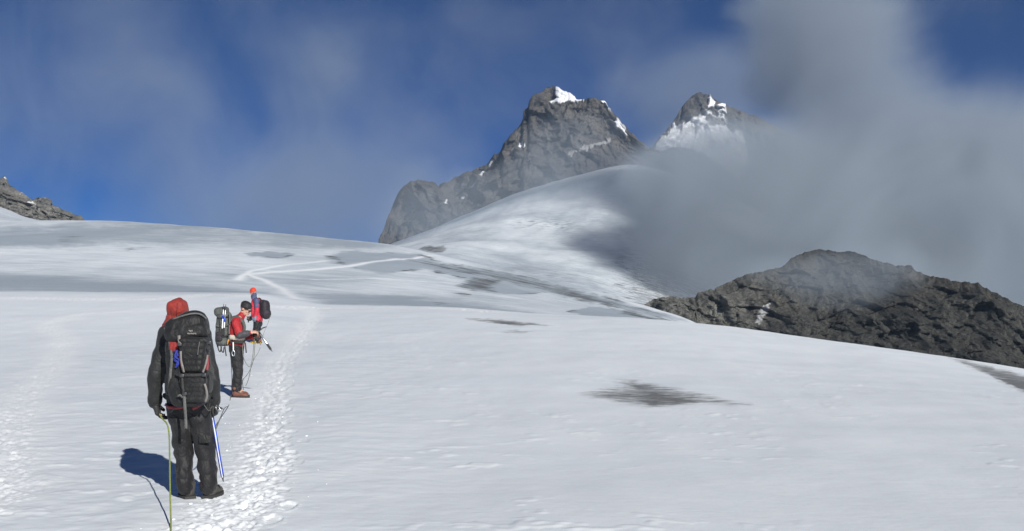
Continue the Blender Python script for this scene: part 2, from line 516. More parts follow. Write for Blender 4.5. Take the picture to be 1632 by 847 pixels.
stain([(800, 352), (850, 347), (910, 352), (930, 364), (870, 368), (810, 362)], A_far, 30, .22, dirt, skew=18)
stain([(700, 425), (850, 420), (960, 440), (1020, 480), (900, 452)], A_far, 30, .15, dirt, skew=18)
stain([(1010, 400), (1100, 380), (1150, 470), (1060, 500), (1000, 490)], A_far, 60, .6, dirt, skew=30)
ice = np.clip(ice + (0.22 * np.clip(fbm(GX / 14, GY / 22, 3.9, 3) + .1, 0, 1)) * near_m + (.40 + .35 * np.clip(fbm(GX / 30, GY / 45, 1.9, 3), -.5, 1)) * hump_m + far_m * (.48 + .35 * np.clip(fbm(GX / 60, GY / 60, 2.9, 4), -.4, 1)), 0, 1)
GZ -= 0.03 * sstep(.3, .9, dirt) * near_m        # grit sinks into the snow

m, N, b = new_mat('snow', 0.55, 0.25)
geo = N.new('ShaderNodeNewGeometry').outputs['Position']
fine = N.noise(geo, 26, 3, .6)
mid = N.noise(N.mapping(geo, (1.2, .9, 1)), 1.3, 4, .6)
streak = N.noise(N.mapping(geo, (.9, 2.6, 1), (0, 0, R(10))), 1.5, 8, .68)
streak_f = N.noise(N.mapping(geo, (.10, .30, .3), (0, 0, R(10))), 1.5, 9, .7)
cd = N.new('ShaderNodeSeparateXYZ'); N.link(geo, cd.inputs[0])
farness = N.rng(cd.outputs[1], 50, 90)
st_n = N.math('ADD', N.math('MULTIPLY', streak, N.math('SUBTRACT', 1.0, farness)), N.math('MULTIPLY', streak_f, farness))
patch = N.noise(N.mapping(geo, (.10, .32, 1), (0, 0, R(6))), 1.0, 4, .6)
base = N.mix(N.rng(mid, .3, .7), (.80, .842, .868), (.765, .812, .843))
base = N.mix(N.rng(patch, .42, .72, 0, .55), base, (.69, .742, .785))
ice_shade = N.rng(N.math('ADD', N.attr('ice'), N.math('MULTIPLY', N.math('SUBTRACT', st_n, .5), 1.1)), .02, 1.0)
base = N.mix(N.math('MULTIPLY', ice_shade, N.rng(N.attr('ice'), .0, .2)), base, (.36, .415, .46))  # one grey for ice and for the painted-in shade bands
base = N.mix(N.attr('fresh'), base, (.85, .88, .895))
dv = N.math('ADD', N.attr('dirt'), N.math('MULTIPLY', N.math('SUBTRACT', st_n, .5), N.math('MULTIPLY_ADD', farness, 1.8, 2.0)))
dm = N.math('MULTIPLY', N.rng(dv, .06, .98), N.rng(N.attr('dirt'), .02, .25))
grit = N.mix(N.rng(N.noise(geo, 9, 5, .7), .35, .65), (.055, .054, .047), (.14, .137, .122))
base = N.mix(N.math('MULTIPLY', dm, .88), base, grit)
N.link(base, b.inputs['Base Color'])
hh = N.math('ADD', N.math('MULTIPLY', fine, .35), N.noise(N.mapping(geo, (1, 1.6, 1)), 5, 4, .6))
bump(N, b, hh, .20, .02)
SNOW = m
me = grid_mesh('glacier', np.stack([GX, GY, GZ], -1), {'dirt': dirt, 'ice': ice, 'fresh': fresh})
# the snow goes on behind the photographer
bm = bmesh.new(); bm.from_mesh(me)
vv = [bm.verts.new(p) for p in ((-300, -120, -1), (300, -120, -3), (60, 3.4, -.06), (-60, 3.4, -.06))]
bm.faces.new(vv); bm.to_mesh(me); bm.free()
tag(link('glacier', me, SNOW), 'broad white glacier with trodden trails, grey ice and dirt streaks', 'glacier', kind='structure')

# crumbs kicked up beside the main trail
ico = bmesh.new(); bmesh.ops.create_icosphere(ico, subdivisions=1, radius=1.0)
iv = np.array([v.co[:] for v in ico.verts]); it = np.array([[v.index for v in f.verts] for f in ico.faces]); ico.free()
ln = world_line(TRAILS[0][0]); rg = np.random.default_rng(21)
cv, cf = [], []
for k in range(420):
    c = ln[rg.integers(0, len(ln) - 1)] + rg.normal(0, 1, 2) * np.array((.34, .3))
    if c[1] < 6.2 or c[1] > 26: continue
    r = .004 + .013 * rg.random() ** 3
    v = iv * (1 + .35 * rg.normal(size=(len(iv), 1))) * r * np.array((1.3, 1.3, .55))
    cf.append(it + len(iv) * len(cv)); cv.append(v + np.array((c[0], c[1], ground_z(*c) + r * .25)))
me = raw_mesh('snow_crumbs', np.concatenate(cv), np.concatenate(cf), {'fresh': np.full(sum(len(v) for v in cv), .1)})
tag(link('snow_crumbs', me, SNOW), 'small crumbs of kicked-up snow strewn along the main trail', 'snow', kind='stuff')
# ================================================================== ROCK
def rock_mat(name, dark, light, warm, sc, snow=True, pale=None):
    m, N, b = new_mat(name, .92, .12)
    geo = N.new('ShaderNodeNewGeometry').outputs['Position']
    a = N.noise(geo, .045 * sc, 7, .65, .6)
    c = N.noise(N.mapping(geo, (1.1, 1.1, .55), (0, R(28), 0)), .22 * sc, 8, .72, .4)
    base = N.mix(N.rng(a, .36, .64), dark, light)
    base = N.mix(N.rng(N.noise(geo, .02 * sc, 5, .6), .48, .66, 0, .6), base, warm)
    base = N.mix(N.rng(c, .54, .74, 0, .6), base, tuple(min(1, v * 1.9) for v in light))
    base = N.mix(N.rng(c, .45, .28, 0, .75), base, tuple(v * .45 for v in dark))
    if pale:      # a belt of paler rock, sideways across the crag
        sx_ = N.new('ShaderNodeSeparateXYZ'); N.link(geo, sx_.inputs[0])
        pf = N.math('MULTIPLY', N.rng(N.math('ADD', sx_.outputs[0], N.math('MULTIPLY', a, 26)), pale[1], pale[0]), N.rng(N.noise(N.mapping(geo, (1, 1, .5), (0, R(20), 0)), .12 * sc, 6, .7), .36, .62, .15, .85))
        base = N.mix(pf, base, (.165, .165, .150))
    wv = N.vmath('ADD', N.mapping(geo, (1, 1, .42), (0, R(14), 0)), N.vmath('SCALE', geo, (0, 0, 0)))
    vor = N.new('ShaderNodeTexVoronoi', feature='DISTANCE_TO_EDGE', i_Scale=.16 * sc)
    dn = N.new('ShaderNodeTexNoise', i_Scale=.25 * sc, i_Detail=4.0)
    N.link(geo, dn.inputs['Vector'])
    N.link(N.vmath('ADD', wv, N.vmath('MULTIPLY', dn.outputs['Color'], (2.6 / sc * 2, 2.6 / sc * 2, 2.6 / sc * 2))), vor.inputs['Vector'])
    crack = N.rng(vor.outputs['Distance'], .0, .055, .72, 0)
    base = N.mix(crack, base, tuple(v * .30 for v in dark))
    if snow:
        sn = N.mix(N.noise(geo, .05 * sc, 5, .6), (.82, .84, .87), (.90, .91, .92))
        base = N.mix(N.attr('snow'), base, sn)
    N.link(base, b.inputs['Base Color'])
    bump(N, b, N.math('SUBTRACT', N.math('ADD', c, N.noise(geo, .9 * sc, 6, .7)), N.math('MULTIPLY', crack, .8)), .7, .8 / sc)
    return m

def facets(x, y, z, seed):
    """broken blocks: every cell of a jittered lattice is a tilted flat"""
    x, y, z = [np.asarray(t, float).ravel() for t in np.broadcast_arrays(x, y, z)]
    xi, yi, zi = np.floor(x).astype(int), np.floor(y).astype(int), np.floor(z).astype(int)
    best = np.full(x.shape, 9e9); val = np.zeros_like(x)
    for dx in (-1, 0, 1):
        for dy in (-1, 0, 1):
            for dz in (-1, 0, 1):
                h = _perm[_perm[_perm[(xi + dx) & 255] + ((yi + dy + seed) & 255)] + ((zi + dz) & 255)]
                j = _g[h] * .33
                px, py, pz = x - xi - dx - .5 - j[:, 0], y - yi - dy - .5 - j[:, 1], z - zi - dz - .5 - j[:, 2]
                d = px * px + py * py + pz * pz
                g = _g[(h * 7 + 13) & 255]
                v = (h / 255. - .5) * .9 + .75 * (g[:, 0] * px + g[:, 1] * py + g[:, 2] * pz)
                m = d < best
                best = np.where(m, d, best); val = np.where(m, v, val)
    return val

def mountain(name, label, sil, base_row, d_base, d_crest, mat, nu, nv, big, small, wl, seed, snows=(), back=160, jag=1.0, spur=None, snow_off=2.0, prof=.85, dip=.35, rk=.55):
    """a rock mass whose skyline is sil; its face leans back from d_base to d_crest, then falls away behind"""
    sil = np.array(sil, float)
    u = np.linspace(sil[0, 0], sil[-1, 0], nu)
    crow = np.interp(u, sil[:, 0], sil[:, 1])
    brow = np.interp(u, *np.array(base_row, float).T)
    vF = np.linspace(0, 1, nv); vB = np.linspace(0, 1, nv // 4)[1:]
    dc = np.interp(u, *np.array(d_crest, float).T); db = np.interp(u, *np.array(d_base, float).T)
    rows = []
    sx = (u - CX) / F
    zc = EYE + (HOR - crow) / F * dc
    zb = EYE + (HOR - brow) / F * db
    for v in vF:
        d = db + (dc - db) * v ** prof
        z = zb + (zc - zb) * v
        rows.append(np.stack([sx * d, d, z], -1))
    for v in vB:
        d = dc + back * v
        z = zc + (zb - zc) * v ** .8
        rows.append(np.stack([sx * d, d, z], -1))
    P = np.array(rows)
    vv = np.concatenate([vF, 1 - vB])[:, None]
    x, y, z = P[..., 0], P[..., 1], P[..., 2]
    # spurs, gullies and broken ground, pushed out of the face
    tilt = x * .94 + z * dip
    r1 = ridged(tilt / wl, z / (wl * 1.9), y / (wl * 2.5) + seed, 4, .5)
    wx = x + .3 * wl * pn(x / wl, z / wl, seed + 3.3)
    r2 = ridged((wx * .95 + z * dip * .5) / (wl * .30), z / (wl * .85), seed + 7.7, 5, .55)
    wz = z + .12 * wl * pn(x / (wl * .6), z / (wl * .6), seed + 6.1)
    wz = z + .05 * wl * pn(x / (wl * .9), z / (wl * .9), seed + 6.1); wq = x + .06 * wl * pn(x / wl, z / wl, seed + 1.3)
    tx_, tz_ = wq * .92 + wz * dip, wz * .92 - wq * dip
    sh = x.shape
    r3 = (1.35 * facets(tx_ / (wl * .36), y / (wl * .4), tz_ / (wl * .62), int(seed)).reshape(sh)
          + .55 * facets(tx_ / (wl * .105), y / (wl * .12), tz_ / (wl * .15), int(seed) + 3).reshape(sh)
          + .16 * facets(tx_ / (wl * .042), y / (wl * .05), tz_ / (wl * .055), int(seed) + 5).reshape(sh)
          + .12 * fbm(wx / (wl * .03), z / (wl * .03), seed + 2.2, 2))
    edge = np.clip((1 - vv) / .14, 0, 1)
    front = np.concatenate([np.ones(nv), np.full(len(vB), .35)])[:, None]
    snow = np.zeros_like(x)
    py = HOR - (z - EYE) / y * F; px = x / y * F + CX
    for poly, soft, wgt, *amt in snows:
        w1 = 5 * pn(px / 11, py / 9, 2 + seed) + 4.5 * pn(px / 4.5, py / 4, 5 + seed) + 2.5 * pn(px / 2.2, py / 2, 8 + seed)
        sdv = poly_sd(poly, px, py) + w1 * wgt
        a_ = amt[0] if amt else 1
        snow = np.maximum(snow, sstep(soft, -soft, sdv) * a_) if a_ > 0 else snow * (1 + a_ * sstep(soft, -soft, sdv))
    k = 1 - .62 * snow
    disp = front * (.35 + .65 * edge) * (big * r1 * (1 - .35 * snow) + small * (r2 * rk + r3 * .95) * k) + snow * snow_off
    y -= disp
    z += front * small * .16 * (.12 + .88 * edge) * k * (.7 * r3 + .2 * r2)
    j = np.exp(-((1 - vv) / .10) ** 2) * front
    z += jag * j * (fbm(u[None, :] / 9 + seed, 0, seed, 4, .6) * .5 - .15 * np.abs(pn(u[None, :] / 3.3, 1.7, seed))) * (dc / F)[None, :] * 5
    x += front * small * .25 * pn(x / (wl * .09), z / (wl * .09), seed + 9) * edge * k
    me = grid_mesh(name, P, {'snow': snow})
    return tag(link(name, me, mat), label, name.replace('_', ' '), kind='structure')

ROCK_P = rock_mat('peak_rock', (.066, .065, .064), (.120, .115, .108), (.138, .122, .103), 1.0)
ROCK_L = rock_mat('left_rock', (.115, .115, .108), (.21, .205, .188), (.20, .182, .15), 2.2)
ROCK_D = rock_mat('dark_rock', (.030, .031, .029), (.066, .066, .060), (.092, .086, .072), 3.2, pale=(62, 96))

mountain('mountain_peak', 'grey rock peak with a snow-capped summit rising above the far snow slope',
    [(604, 400), (610, 388), (616, 362), (622, 340), (630, 318), (640, 303), (652, 293), (668, 288), (690, 290), (700, 297), (708, 292), (718, 288), (735, 280), (750, 274),
     (762, 266), (775, 262), (786, 248), (797, 243), (803, 228), (815, 217), (822, 206), (831, 200), (834, 190), (830, 182), (842, 170), (843, 158), (855, 148),
     (866, 143), (874, 137), (886, 139), (898, 146), (910, 150), (918, 158), (935, 156), (945, 155), (962, 159), (970, 168), (980, 180), (992, 194), (1004, 207), (1013, 218),
     (1022, 226), (1036, 236), (1050, 243), (1066, 239), (1085, 236), (1104, 237), (1122, 246), (1140, 258), (1165, 278), (1210, 310), (1270, 360), (1340, 420), (1420, 480)],
    [(600, 425), (700, 410), (840, 345), (1010, 320), (1200, 420), (1420, 520)], [(600, 900), (700, 880), (850, 845), (950, 838), (1010, 850), (1420, 880)],
    [(600, 1010), (690, 990), (760, 985), (840, 1010), (880, 1030), (940, 985), (1010, 975), (1090, 950), (1420, 960)],
    ROCK_P, 620, 250, 34, 8.5, 95, 3.1,
    [([(884, 146), (888, 138), (899, 145), (911, 147), (919, 157), (930, 157), (920, 162), (905, 161), (893, 165), (877, 166), (876, 160), (888, 157)], 1.0, .35),
     ([(958, 160), (962, 157), (968, 162), (976, 174), (970, 168)], .8, .2),
     ([(978, 188), (984, 190), (997, 205), (1003, 218), (995, 208), (985, 199)], .8, .25),
     ([(826, 230), (834, 228), (835, 234), (829, 238), (825, 236)], .8, .25),
     ([(748, 302), (754, 296), (760, 295), (752, 303)], .8, .25), ([(764, 283), (769, 274), (773, 272), (768, 284)], .8, .25),
     ([(779, 264), (784, 256), (786, 258), (781, 267)], .8, .25), ([(732, 318), (741, 314), (740, 317)], .8, .2), ([(709, 326), (713, 320), (714, 328)], .6, .2),
     ([(905, 246), (930, 232), (975, 218), (976, 221), (935, 237), (910, 248)], 1.2, .9, .30),
     ([(812, 322), (822, 312), (826, 308), (818, 322)], .8, .2)], jag=1.0, snow_off=1.5)

mountain('mountain_peak', 'distant rock peak draped with a broken white hanging glacier behind the mist',
    [(1000, 330), (1020, 285), (1040, 232), (1052, 218), (1066, 203), (1075, 190), (1083, 177), (1092, 163), (1104, 153), (1114, 147), (1124, 148), (1134, 151), (1145, 160), (1158, 166),
     (1175, 174), (1192, 182), (1208, 186), (1222, 196), (1240, 206), (1262, 218), (1300, 245), (1360, 290), (1440, 340), (1560, 400)],
    [(1000, 400), (1560, 460)], [(1000, 1440), (1560, 1460)], [(1000, 1640), (1110, 1650), (1200, 1660), (1560, 1690)],
    ROCK_P, 420, 230, 44, 12, 130, 9.4,
    [([(1043, 232), (1060, 216), (1070, 205), (1090, 198), (1108, 190), (1122, 183), (1126, 176), (1130, 182), (1147, 183), (1157, 188), (1160, 200), (1163, 212), (1178, 211), (1184, 222), (1190, 236), (1194, 262), (1170, 290), (1100, 290), (1040, 270)], 2.2, .9, .88),
     ([(1122, 190), (1130, 186), (1145, 187), (1156, 192), (1157, 200), (1146, 202), (1138, 205), (1128, 201)], 2.0, .6, -.85),
     ([(1080, 205), (1105, 199), (1118, 200), (1100, 212), (1085, 214)], 2.5, 1.2, -.5), ([(1150, 225), (1165, 222), (1160, 236), (1120, 240), (1128, 228)], 2.5, 1.3, -.4),
     ([(1127, 170), (1130, 160), (1132, 150), (1134, 158), (1141, 160), (1139, 168), (1130, 172)], 1.0, .35),
     ([(1143, 166), (1156, 165), (1156, 170), (1146, 170)], .8, .3), ([(1144, 178), (1150, 172), (1158, 175), (1161, 181), (1150, 176)], .8, .3),
     ([(1071, 197), (1075, 196), (1076, 203), (1072, 204)], .6, .2)], jag=.6, snow_off=6.0)

tag(mountain('rock_ridge', 'dark craggy rock ridge below the mist beyond the snow edge',
    [(985, 520), (1020, 492), (1036, 480), (1050, 474), (1072, 473), (1095, 475), (1108, 474), (1112, 466), (1135, 461), (1150, 455), (1165, 448), (1185, 439), (1215, 432), (1238, 428), (1255, 416), (1270, 406), (1290, 400),
     (1310, 398), (1330, 402), (1350, 401), (1372, 406), (1395, 416), (1412, 420), (1430, 424), (1448, 424), (1462, 434), (1480, 440), (1500, 443), (1518, 449), (1536, 449), (1558, 452), (1575, 462), (1600, 474), (1625, 486), (1660, 500), (1760, 530), (1900, 560), (2200, 640)],
    [(985, 580), (1100, 560), (1632, 680), (2200, 780)], [(985, 252), (1110, 240), (1300, 226), (1632, 205), (2200, 190)], [(985, 262), (1110, 262), (1300, 275), (1632, 240), (2200, 230)],
    ROCK_D, 900, 270, 8.0, 2.0, 24, 5.6,
    [([(1205, 516), (1209, 500), (1216, 486), (1223, 484), (1222, 495), (1214, 512), (1209, 519)], 1.4, .6, .38)], back=60, jag=.75, snow_off=.1, prof=.9, dip=.22, rk=.25),
    'dark craggy rock ridge below the mist beyond the snow edge', 'rock ridge', kind='structure')

tag(mountain('rock_ridge', 'sunlit grey-brown rock ridge above the snow crest',
    [(-420, 120), (-200, 200), (-60, 262), (-20, 276), (0, 284), (6, 280), (11, 285), (14, 292), (22, 300), (34, 306), (44, 314), (52, 318), (60, 315), (70, 314), (84, 319), (86, 328), (98, 332), (112, 339), (122, 343), (131, 345), (140, 353), (150, 362), (190, 380)],
    [(-420, 420), (190, 400)], [(-420, 470), (190, 440)], [(-420, 520), (190, 470)],
    ROCK_L, 380, 130, 5, 4.0, 22, 12.2,
    [([(5, 283), (7, 280), (8, 285)], .8, .1), ([(60, 318), (66, 314), (66, 319)], .8, .2), ([(44, 324), (52, 320), (52, 323)], .6, .2), ([(33, 306), (36, 306), (35, 308)], .5, .1)], back=60, jag=.7, snow_off=.3),
    'sunlit grey-brown rock ridge above the snow crest', 'rock ridge', kind='structure')
# ================================================================== MIST AND CLOUD
def mist(name, label, box, blobs, dens, nscale, thr, stretch=(1, 1, 1), g=.0, col=(.93, .95, 1.0), detail=4, rough=.55, step=None, ambient=0.0, dist=.6):
    """drifting cloud: soft ellipsoidal puffs (photo column, row, distance; radii in metres; weight) broken up by noise"""
    (x0, y0, z0), (x1, y1, z1) = box
    bm = bmesh.new()
    bmesh.ops.create_cube(bm, size=1.0)
    for v in bm.verts:
        v.co = ((x0 + x1) / 2 + v.co.x * (x1 - x0), (y0 + y1) / 2 + v.co.y * (y1 - y0), (z0 + z1) / 2 + v.co.z * (z1 - z0))
    me = bpy.data.meshes.new(name); bm.to_mesh(me); bm.free()
    m = bpy.data.materials.new(name); m.use_nodes = True
    m.node_tree.nodes.clear()
    N = NT(m.node_tree)
    o_ = N.new('ShaderNodeOutputMaterial')
    pv = N.new('ShaderNodeVolumePrincipled')
    pv.inputs['Color'].default_value = col + (1,)
    pv.inputs['Anisotropy'].default_value = g
    pos = N.new('ShaderNodeTexCoord').outputs['Object']
    tot = None
    for (px, py, d, rx, ry, rz, w) in blobs:
        c = at(px, py, d)
        q = N.vmath('DIVIDE', N.vmath('SUBTRACT', pos, tuple(c)), (rx, ry, rz))
        f = N.math('MULTIPLY', N.math('POWER', N.math('SUBTRACT', 1.0, N.vmath('DOT_PRODUCT', q, q), clamp=True), 1.5), w)
        tot = f if tot is None else N.math('ADD', tot, f)
    n = N.noise(N.mapping(pos, stretch), nscale, detail, rough, dist)
    if tot is None:
        v = N.rng(n, thr[0], thr[1])
    else:
        v = N.rng(N.math('ADD', N.math('MINIMUM', tot, 1.3), N.math('MULTIPLY', N.math('SUBTRACT', n, .5), thr[2])), thr[0], thr[1])
        v = N.math('MULTIPLY', v, N.rng(tot, 0.0, .18))
    N.link(N.math('MULTIPLY', v, dens), pv.inputs['Density'])
    N.link(pv.outputs[0], o_.inputs['Volume'])
    o = link(name, me, m)
    o['label'] = label; o['category'] = 'mist'; o['kind'] = 'stuff'
    return o

def bx(px0, py0, px1, py1, d0, d1):
    xs = [(p - CX) / F * d for p in (px0, px1) for d in (d0, d1)]
    zs = [EYE + (HOR - p) / F * d for p in (py0, py1) for d in (d0, d1)]
    return (min(xs), d0, min(zs)), (max(xs), d1, max(zs))

mist('mist_bank', 'tall grey bank of mist rising behind the dark rock ridge',
    bx(930, -200, 2000, 560, 375, 780),
    [(1320, 350, 580, 165, 170, 78, 1.1), (1230, 350, 560, 70, 140, 60, .6), (1345, 120, 600, 60, 110, 100, 1.0), (1280, 20, 600, 56, 100, 70, .9), (1182, 390, 550, 72, 130, 64, 1.2), (1118, 445, 530, 46, 110, 44, .9),
     (1530, 350, 600, 115, 150, 100, 1.0), (1400, 470, 600, 180, 150, 55, .95), (1142, 302, 560, 66, 110, 44, 1.15), (1600, 260, 600, 70, 130, 70, .5), (1720, 440, 600, 150, 150, 100, .9)],
    .0185, .0125, (.15, 1.05, 2.5), detail=5, rough=.62, dist=1.2, g=-.08, col=(.52, .59, .665))
mist('mist_wisp', 'thin veil of mist drifting over the crest of the dark ridge',
    bx(1130, 350, 1560, 520, 190, 238),
    [(1260, 432, 216, 19, 16, 6.5, .9), (1400, 425, 214, 18, 16, 8, .8), (1340, 470, 208, 20, 14, 5, .5)],
    .022, .07, (.15, 1.0, 1.3), g=-.08, col=(.52, .59, .665), detail=3)
mist('mist_wisp', 'thin veil of mist hanging on the face of the snow-capped peak',
    bx(560, 130, 1280, 440, 690, 850),
    [(690, 335, 800, 66, 55, 54, .9), (930, 255, 810, 80, 50, 50, .75), (1030, 300, 800, 75, 65, 42, 1.0), (1135, 285, 790, 75, 65, 48, 1.0), (820, 290, 800, 70, 50, 34, .6), (740, 360, 790, 80, 60, 18, .5), (930, 340, 740, 95, 60, 46, .75), (1140, 200, 800, 50, 50, 40, .15)],
    .0115, .016, (.1, 1.05, 1.5), g=-.08, col=(.52, .59, .665), detail=4)
mist('cloud_veil', 'thin ragged cloud drifting across the deep blue sky',
    bx(-500, -300, 2200, 470, 1900, 2300),
    [(230, 235, 2100, 760, 300, 500, .58), (480, 360, 2100, 360, 260, 230, 1.1), (600, 100, 2100, 360, 260, 330, .14), (690, 290, 2100, 240, 240, 210, .6),
     (1090, 140, 2100, 330, 240, 150, .62), (1190, 200, 2100, 260, 240, 210, .5), (1560, 200, 2100, 300, 240, 200, .42), (-350, 150, 2100, 500, 260, 400, .4), (2150, 200, 2100, 400, 260, 400, .6)],
    .0036, .0038, (.06, 1.35, 2.5), stretch=(1.0, 1.0, .8), detail=5, rough=.6, dist=.5, g=-.08, col=(.52, .59, .665))

# even mountain air round the whole place
me = bpy.data.meshes.new('haze')
bm = bmesh.new(); bmesh.ops.create_cube(bm, size=1.0)
for v in bm.verts:
    v.co = (v.co.x * 4200, 780 + v.co.y * 2200, 110 + v.co.z * 820)
bm.to_mesh(me); bm.free()
m = bpy.data.materials.new('haze'); m.use_nodes = True; m.node_tree.nodes.clear()
N = NT(m.node_tree)
pv = N.new('ShaderNodeVolumePrincipled')
pv.inputs['Color'].default_value = (.4, .58, .85, 1); pv.inputs['Density'].default_value = .00009
N.link(pv.outputs[0], N.new('ShaderNodeOutputMaterial').inputs['Volume'])
o = link('haze', me, m); o['kind'] = 'stuff'; o['label'] = 'thin mountain haze that pales the far peaks'; o['category'] = 'haze'
# ================================================================== FIGURES: building blocks
def nrm(v):
    v = np.asarray(v, float)
    return v / (np.linalg.norm(v) + 1e-12)

def cap(p0, r0, p1, r1, ax=None, seg=14, rings=4):
    """tapered limb with round ends; r may be (across, deep); ax is the 'across' direction"""
    p0, p1 = np.asarray(p0, float), np.asarray(p1, float)
    a = nrm(p1 - p0)
    u = np.asarray(ax if ax is not None else (1, 0, 0), float)
    u = u - a * (u @ a)
    if np.linalg.norm(u) < 1e-3:
        u = np.cross(a, (0, 1, 0.3))
    u = nrm(u); w = np.cross(a, u)
    r0 = np.array(r0 if np.ndim(r0) else (r0, r0), float); r1 = np.array(r1 if np.ndim(r1) else (r1, r1), float)
    vs, n = [], seg
    prof = [(p0, r0, -math.cos(t) * r0.min(), math.sin(t)) for t in np.linspace(0.12, math.pi / 2, rings)]
    prof += [(p1, r1, math.sin(t) * r1.min(), math.cos(t)) for t in np.linspace(0, math.pi / 2 - 0.12, rings)]
    th = np.arange(n) * 2 * math.pi / n
    for c, r, off, k in prof:
        for t in th:
            vs.append(c + a * off + u * (math.cos(t) * r[0] * k) + w * (math.sin(t) * r[1] * k))
    m = len(prof)
    fs = [[i * n + j, i * n + (j + 1) % n, (i + 1) * n + (j + 1) % n, (i + 1) * n + j] for i in range(m - 1) for j in range(n)]
    fs.append(list(range(n))[::-1]); fs.append([(m - 1) * n + j for j in range(n)])
    return vs, fs

def ell(c, r, rot=None, e=(1.0, 1.0), nu=18, nv=12):
    """ellipsoid; exponents below 1 make it boxy"""
    c = np.asarray(c, float); M = np.array(rot if rot is not None else np.eye(3), float)
    sp = lambda v, p: math.copysign(abs(v) ** p, v)
    vs = []
    for i in range(1, nv):
        f = -math.pi / 2 + math.pi * i / nv
        for j in range(nu):
            t = 2 * math.pi * j / nu
            l = np.array([r[0] * sp(math.cos(f), e[0]) * sp(math.cos(t), e[1]), r[1] * sp(math.cos(f), e[0]) * sp(math.sin(t), e[1]), r[2] * sp(math.sin(f), e[0])])
            vs.append(c + M @ l)
    b0 = len(vs); vs.append(c - M @ np.array([0, 0, r[2]])); vs.append(c + M @ np.array([0, 0, r[2]]))
    fs = [[(i) * nu + j, i * nu + (j + 1) % nu, (i + 1) * nu + (j + 1) % nu, (i + 1) * nu + j] for i in range(nv - 2) for j in range(nu)]
    fs += [[b0, (j + 1) % nu, j] for j in range(nu)] + [[b0 + 1, (nv - 2) * nu + j, (nv - 2) * nu + (j + 1) % nu] for j in range(nu)]
    return vs, fs

def rbox(c, r, rot=None, e=.32, nu=28, nv=16):
    return ell(c, r, rot, (e, e), nu, nv)

def rot_z(a): return np.array(Matrix.Rotation(a, 3, 'Z'))
def rot_ax(a, ax): return np.array(Matrix.Rotation(a, 3, Vector(ax)))

def join(prims):
    vs, fs = [], []
    for v, f in prims:
        o = len(vs)
        vs += [tuple(float(t) for t in p) for p in v]
        fs += [[i + o for i in g] for g in f]
    return vs, fs

def plain(name, prims, mat, parent, smooth=True):
    vs, fs = join(prims)
    me = bpy.data.meshes.new(name); me.from_pydata(vs, [], fs)
    me.polygons.foreach_set('use_smooth', np.full(len(fs), smooth)); me.update()
    return link(name, me, mat, parent)

def skin(name, prims, mat, parent, voxel=.01, sm=4, fold=0.0, fs=.06, stretch=(1, 1, .45), seed=0.0):
    """melt the pieces into one continuous surface, then work folds into it"""
    vs, fc = join(prims)
    me = bpy.data.meshes.new(name); me.from_pydata(vs, [], fc)
    t = bpy.data.objects.new(name + '_t', me); COL.objects.link(t)
    md = t.modifiers.new('r', 'REMESH'); md.mode = 'VOXEL'; md.voxel_size = voxel
    if sm:
        ms = t.modifiers.new('s', 'SMOOTH'); ms.iterations = sm; ms.factor = .5
    dg = bpy.context.evaluated_depsgraph_get(); dg.update()
    me2 = bpy.data.meshes.new_from_object(t.evaluated_get(dg))
    bpy.data.objects.remove(t, do_unlink=True); bpy.data.meshes.remove(me)
    me2.name = name
    n = len(me2.vertices)
    if fold:
        co = np.empty(n * 3, np.float32); me2.vertices.foreach_get('co', co); co = co.reshape(-1, 3).astype(float)
        no = np.empty(n * 3, np.float32); me2.vertices.foreach_get('normal', no); no = no.reshape(-1, 3)
        q = co / fs * np.array(stretch)
        # creases: sharp valleys between soft billows
        w1 = pn(q[:, 0] * .6 + seed, q[:, 1] * .6, q[:, 2] * .8 + 2.0)
        f = 1 - np.abs(pn(q[:, 0] * .8 + seed + .7 * w1, q[:, 1] * .8 + co[:, 2] * .7 / fs, q[:, 2] + .5 * q[:, 0] + seed + .6 * w1)) * 2.2
        g = pn(q[:, 0] * .5 + 3.1, q[:, 1] * .5 + seed, q[:, 2] * .7)
        co += no * (fold * (-.55 * f + .9 * g))[:, None]
        me2.vertices.foreach_set('co', co.astype(np.float32).ravel())
    me2.polygons.foreach_set('use_smooth', np.full(len(me2.polygons), True)); me2.update()
    me2.materials.clear()
    return link(name, me2, mat, parent)

def spline(pts, n=8):
    P = np.asarray(pts, float); out = []
    E = np.vstack([2 * P[0] - P[1], P, 2 * P[-1] - P[-2]])
    for i in range(1, len(E) - 2):
        for t in np.linspace(0, 1, n, endpoint=False):
            a, b, c, d = E[i - 1], E[i], E[i + 1], E[i + 2]
            out.append(.5 * (2 * b + (c - a) * t + (2 * a - 5 * b + 4 * c - d) * t * t + (3 * b - a - 3 * c + d) * t ** 3))
    out.append(P[-1])
    return np.array(out)

def tube(pts, r, seg=6, n=8, smooth=True):
    C = spline(pts, n) if smooth and len(pts) > 2 else np.asarray(pts, float)
    T = np.gradient(C, axis=0); vs, fs = [], []
    u = nrm(np.cross(T[0], (0.3, 1, .2)))
    rr = np.broadcast_to(np.interp(np.linspace(0, 1, len(C)), np.linspace(0, 1, np.size(r)), np.atleast_1d(r)), (len(C),))
    for i, p in enumerate(C):
        a = nrm(T[i]); u = nrm(u - a * (u @ a)); w = np.cross(a, u)
        for k in range(seg):
            t = 2 * math.pi * k / seg
            vs.append(p + rr[i] * (math.cos(t) * u + math.sin(t) * w))
    for i in range(len(C) - 1):
        for k in range(seg):
            fs.append([i * seg + k, i * seg + (k + 1) % seg, (i + 1) * seg + (k + 1) % seg, (i + 1) * seg + k])
    fs.append(list(range(seg))[::-1]); fs.append([(len(C) - 1) * seg + k for k in range(seg)])
    return vs, fs

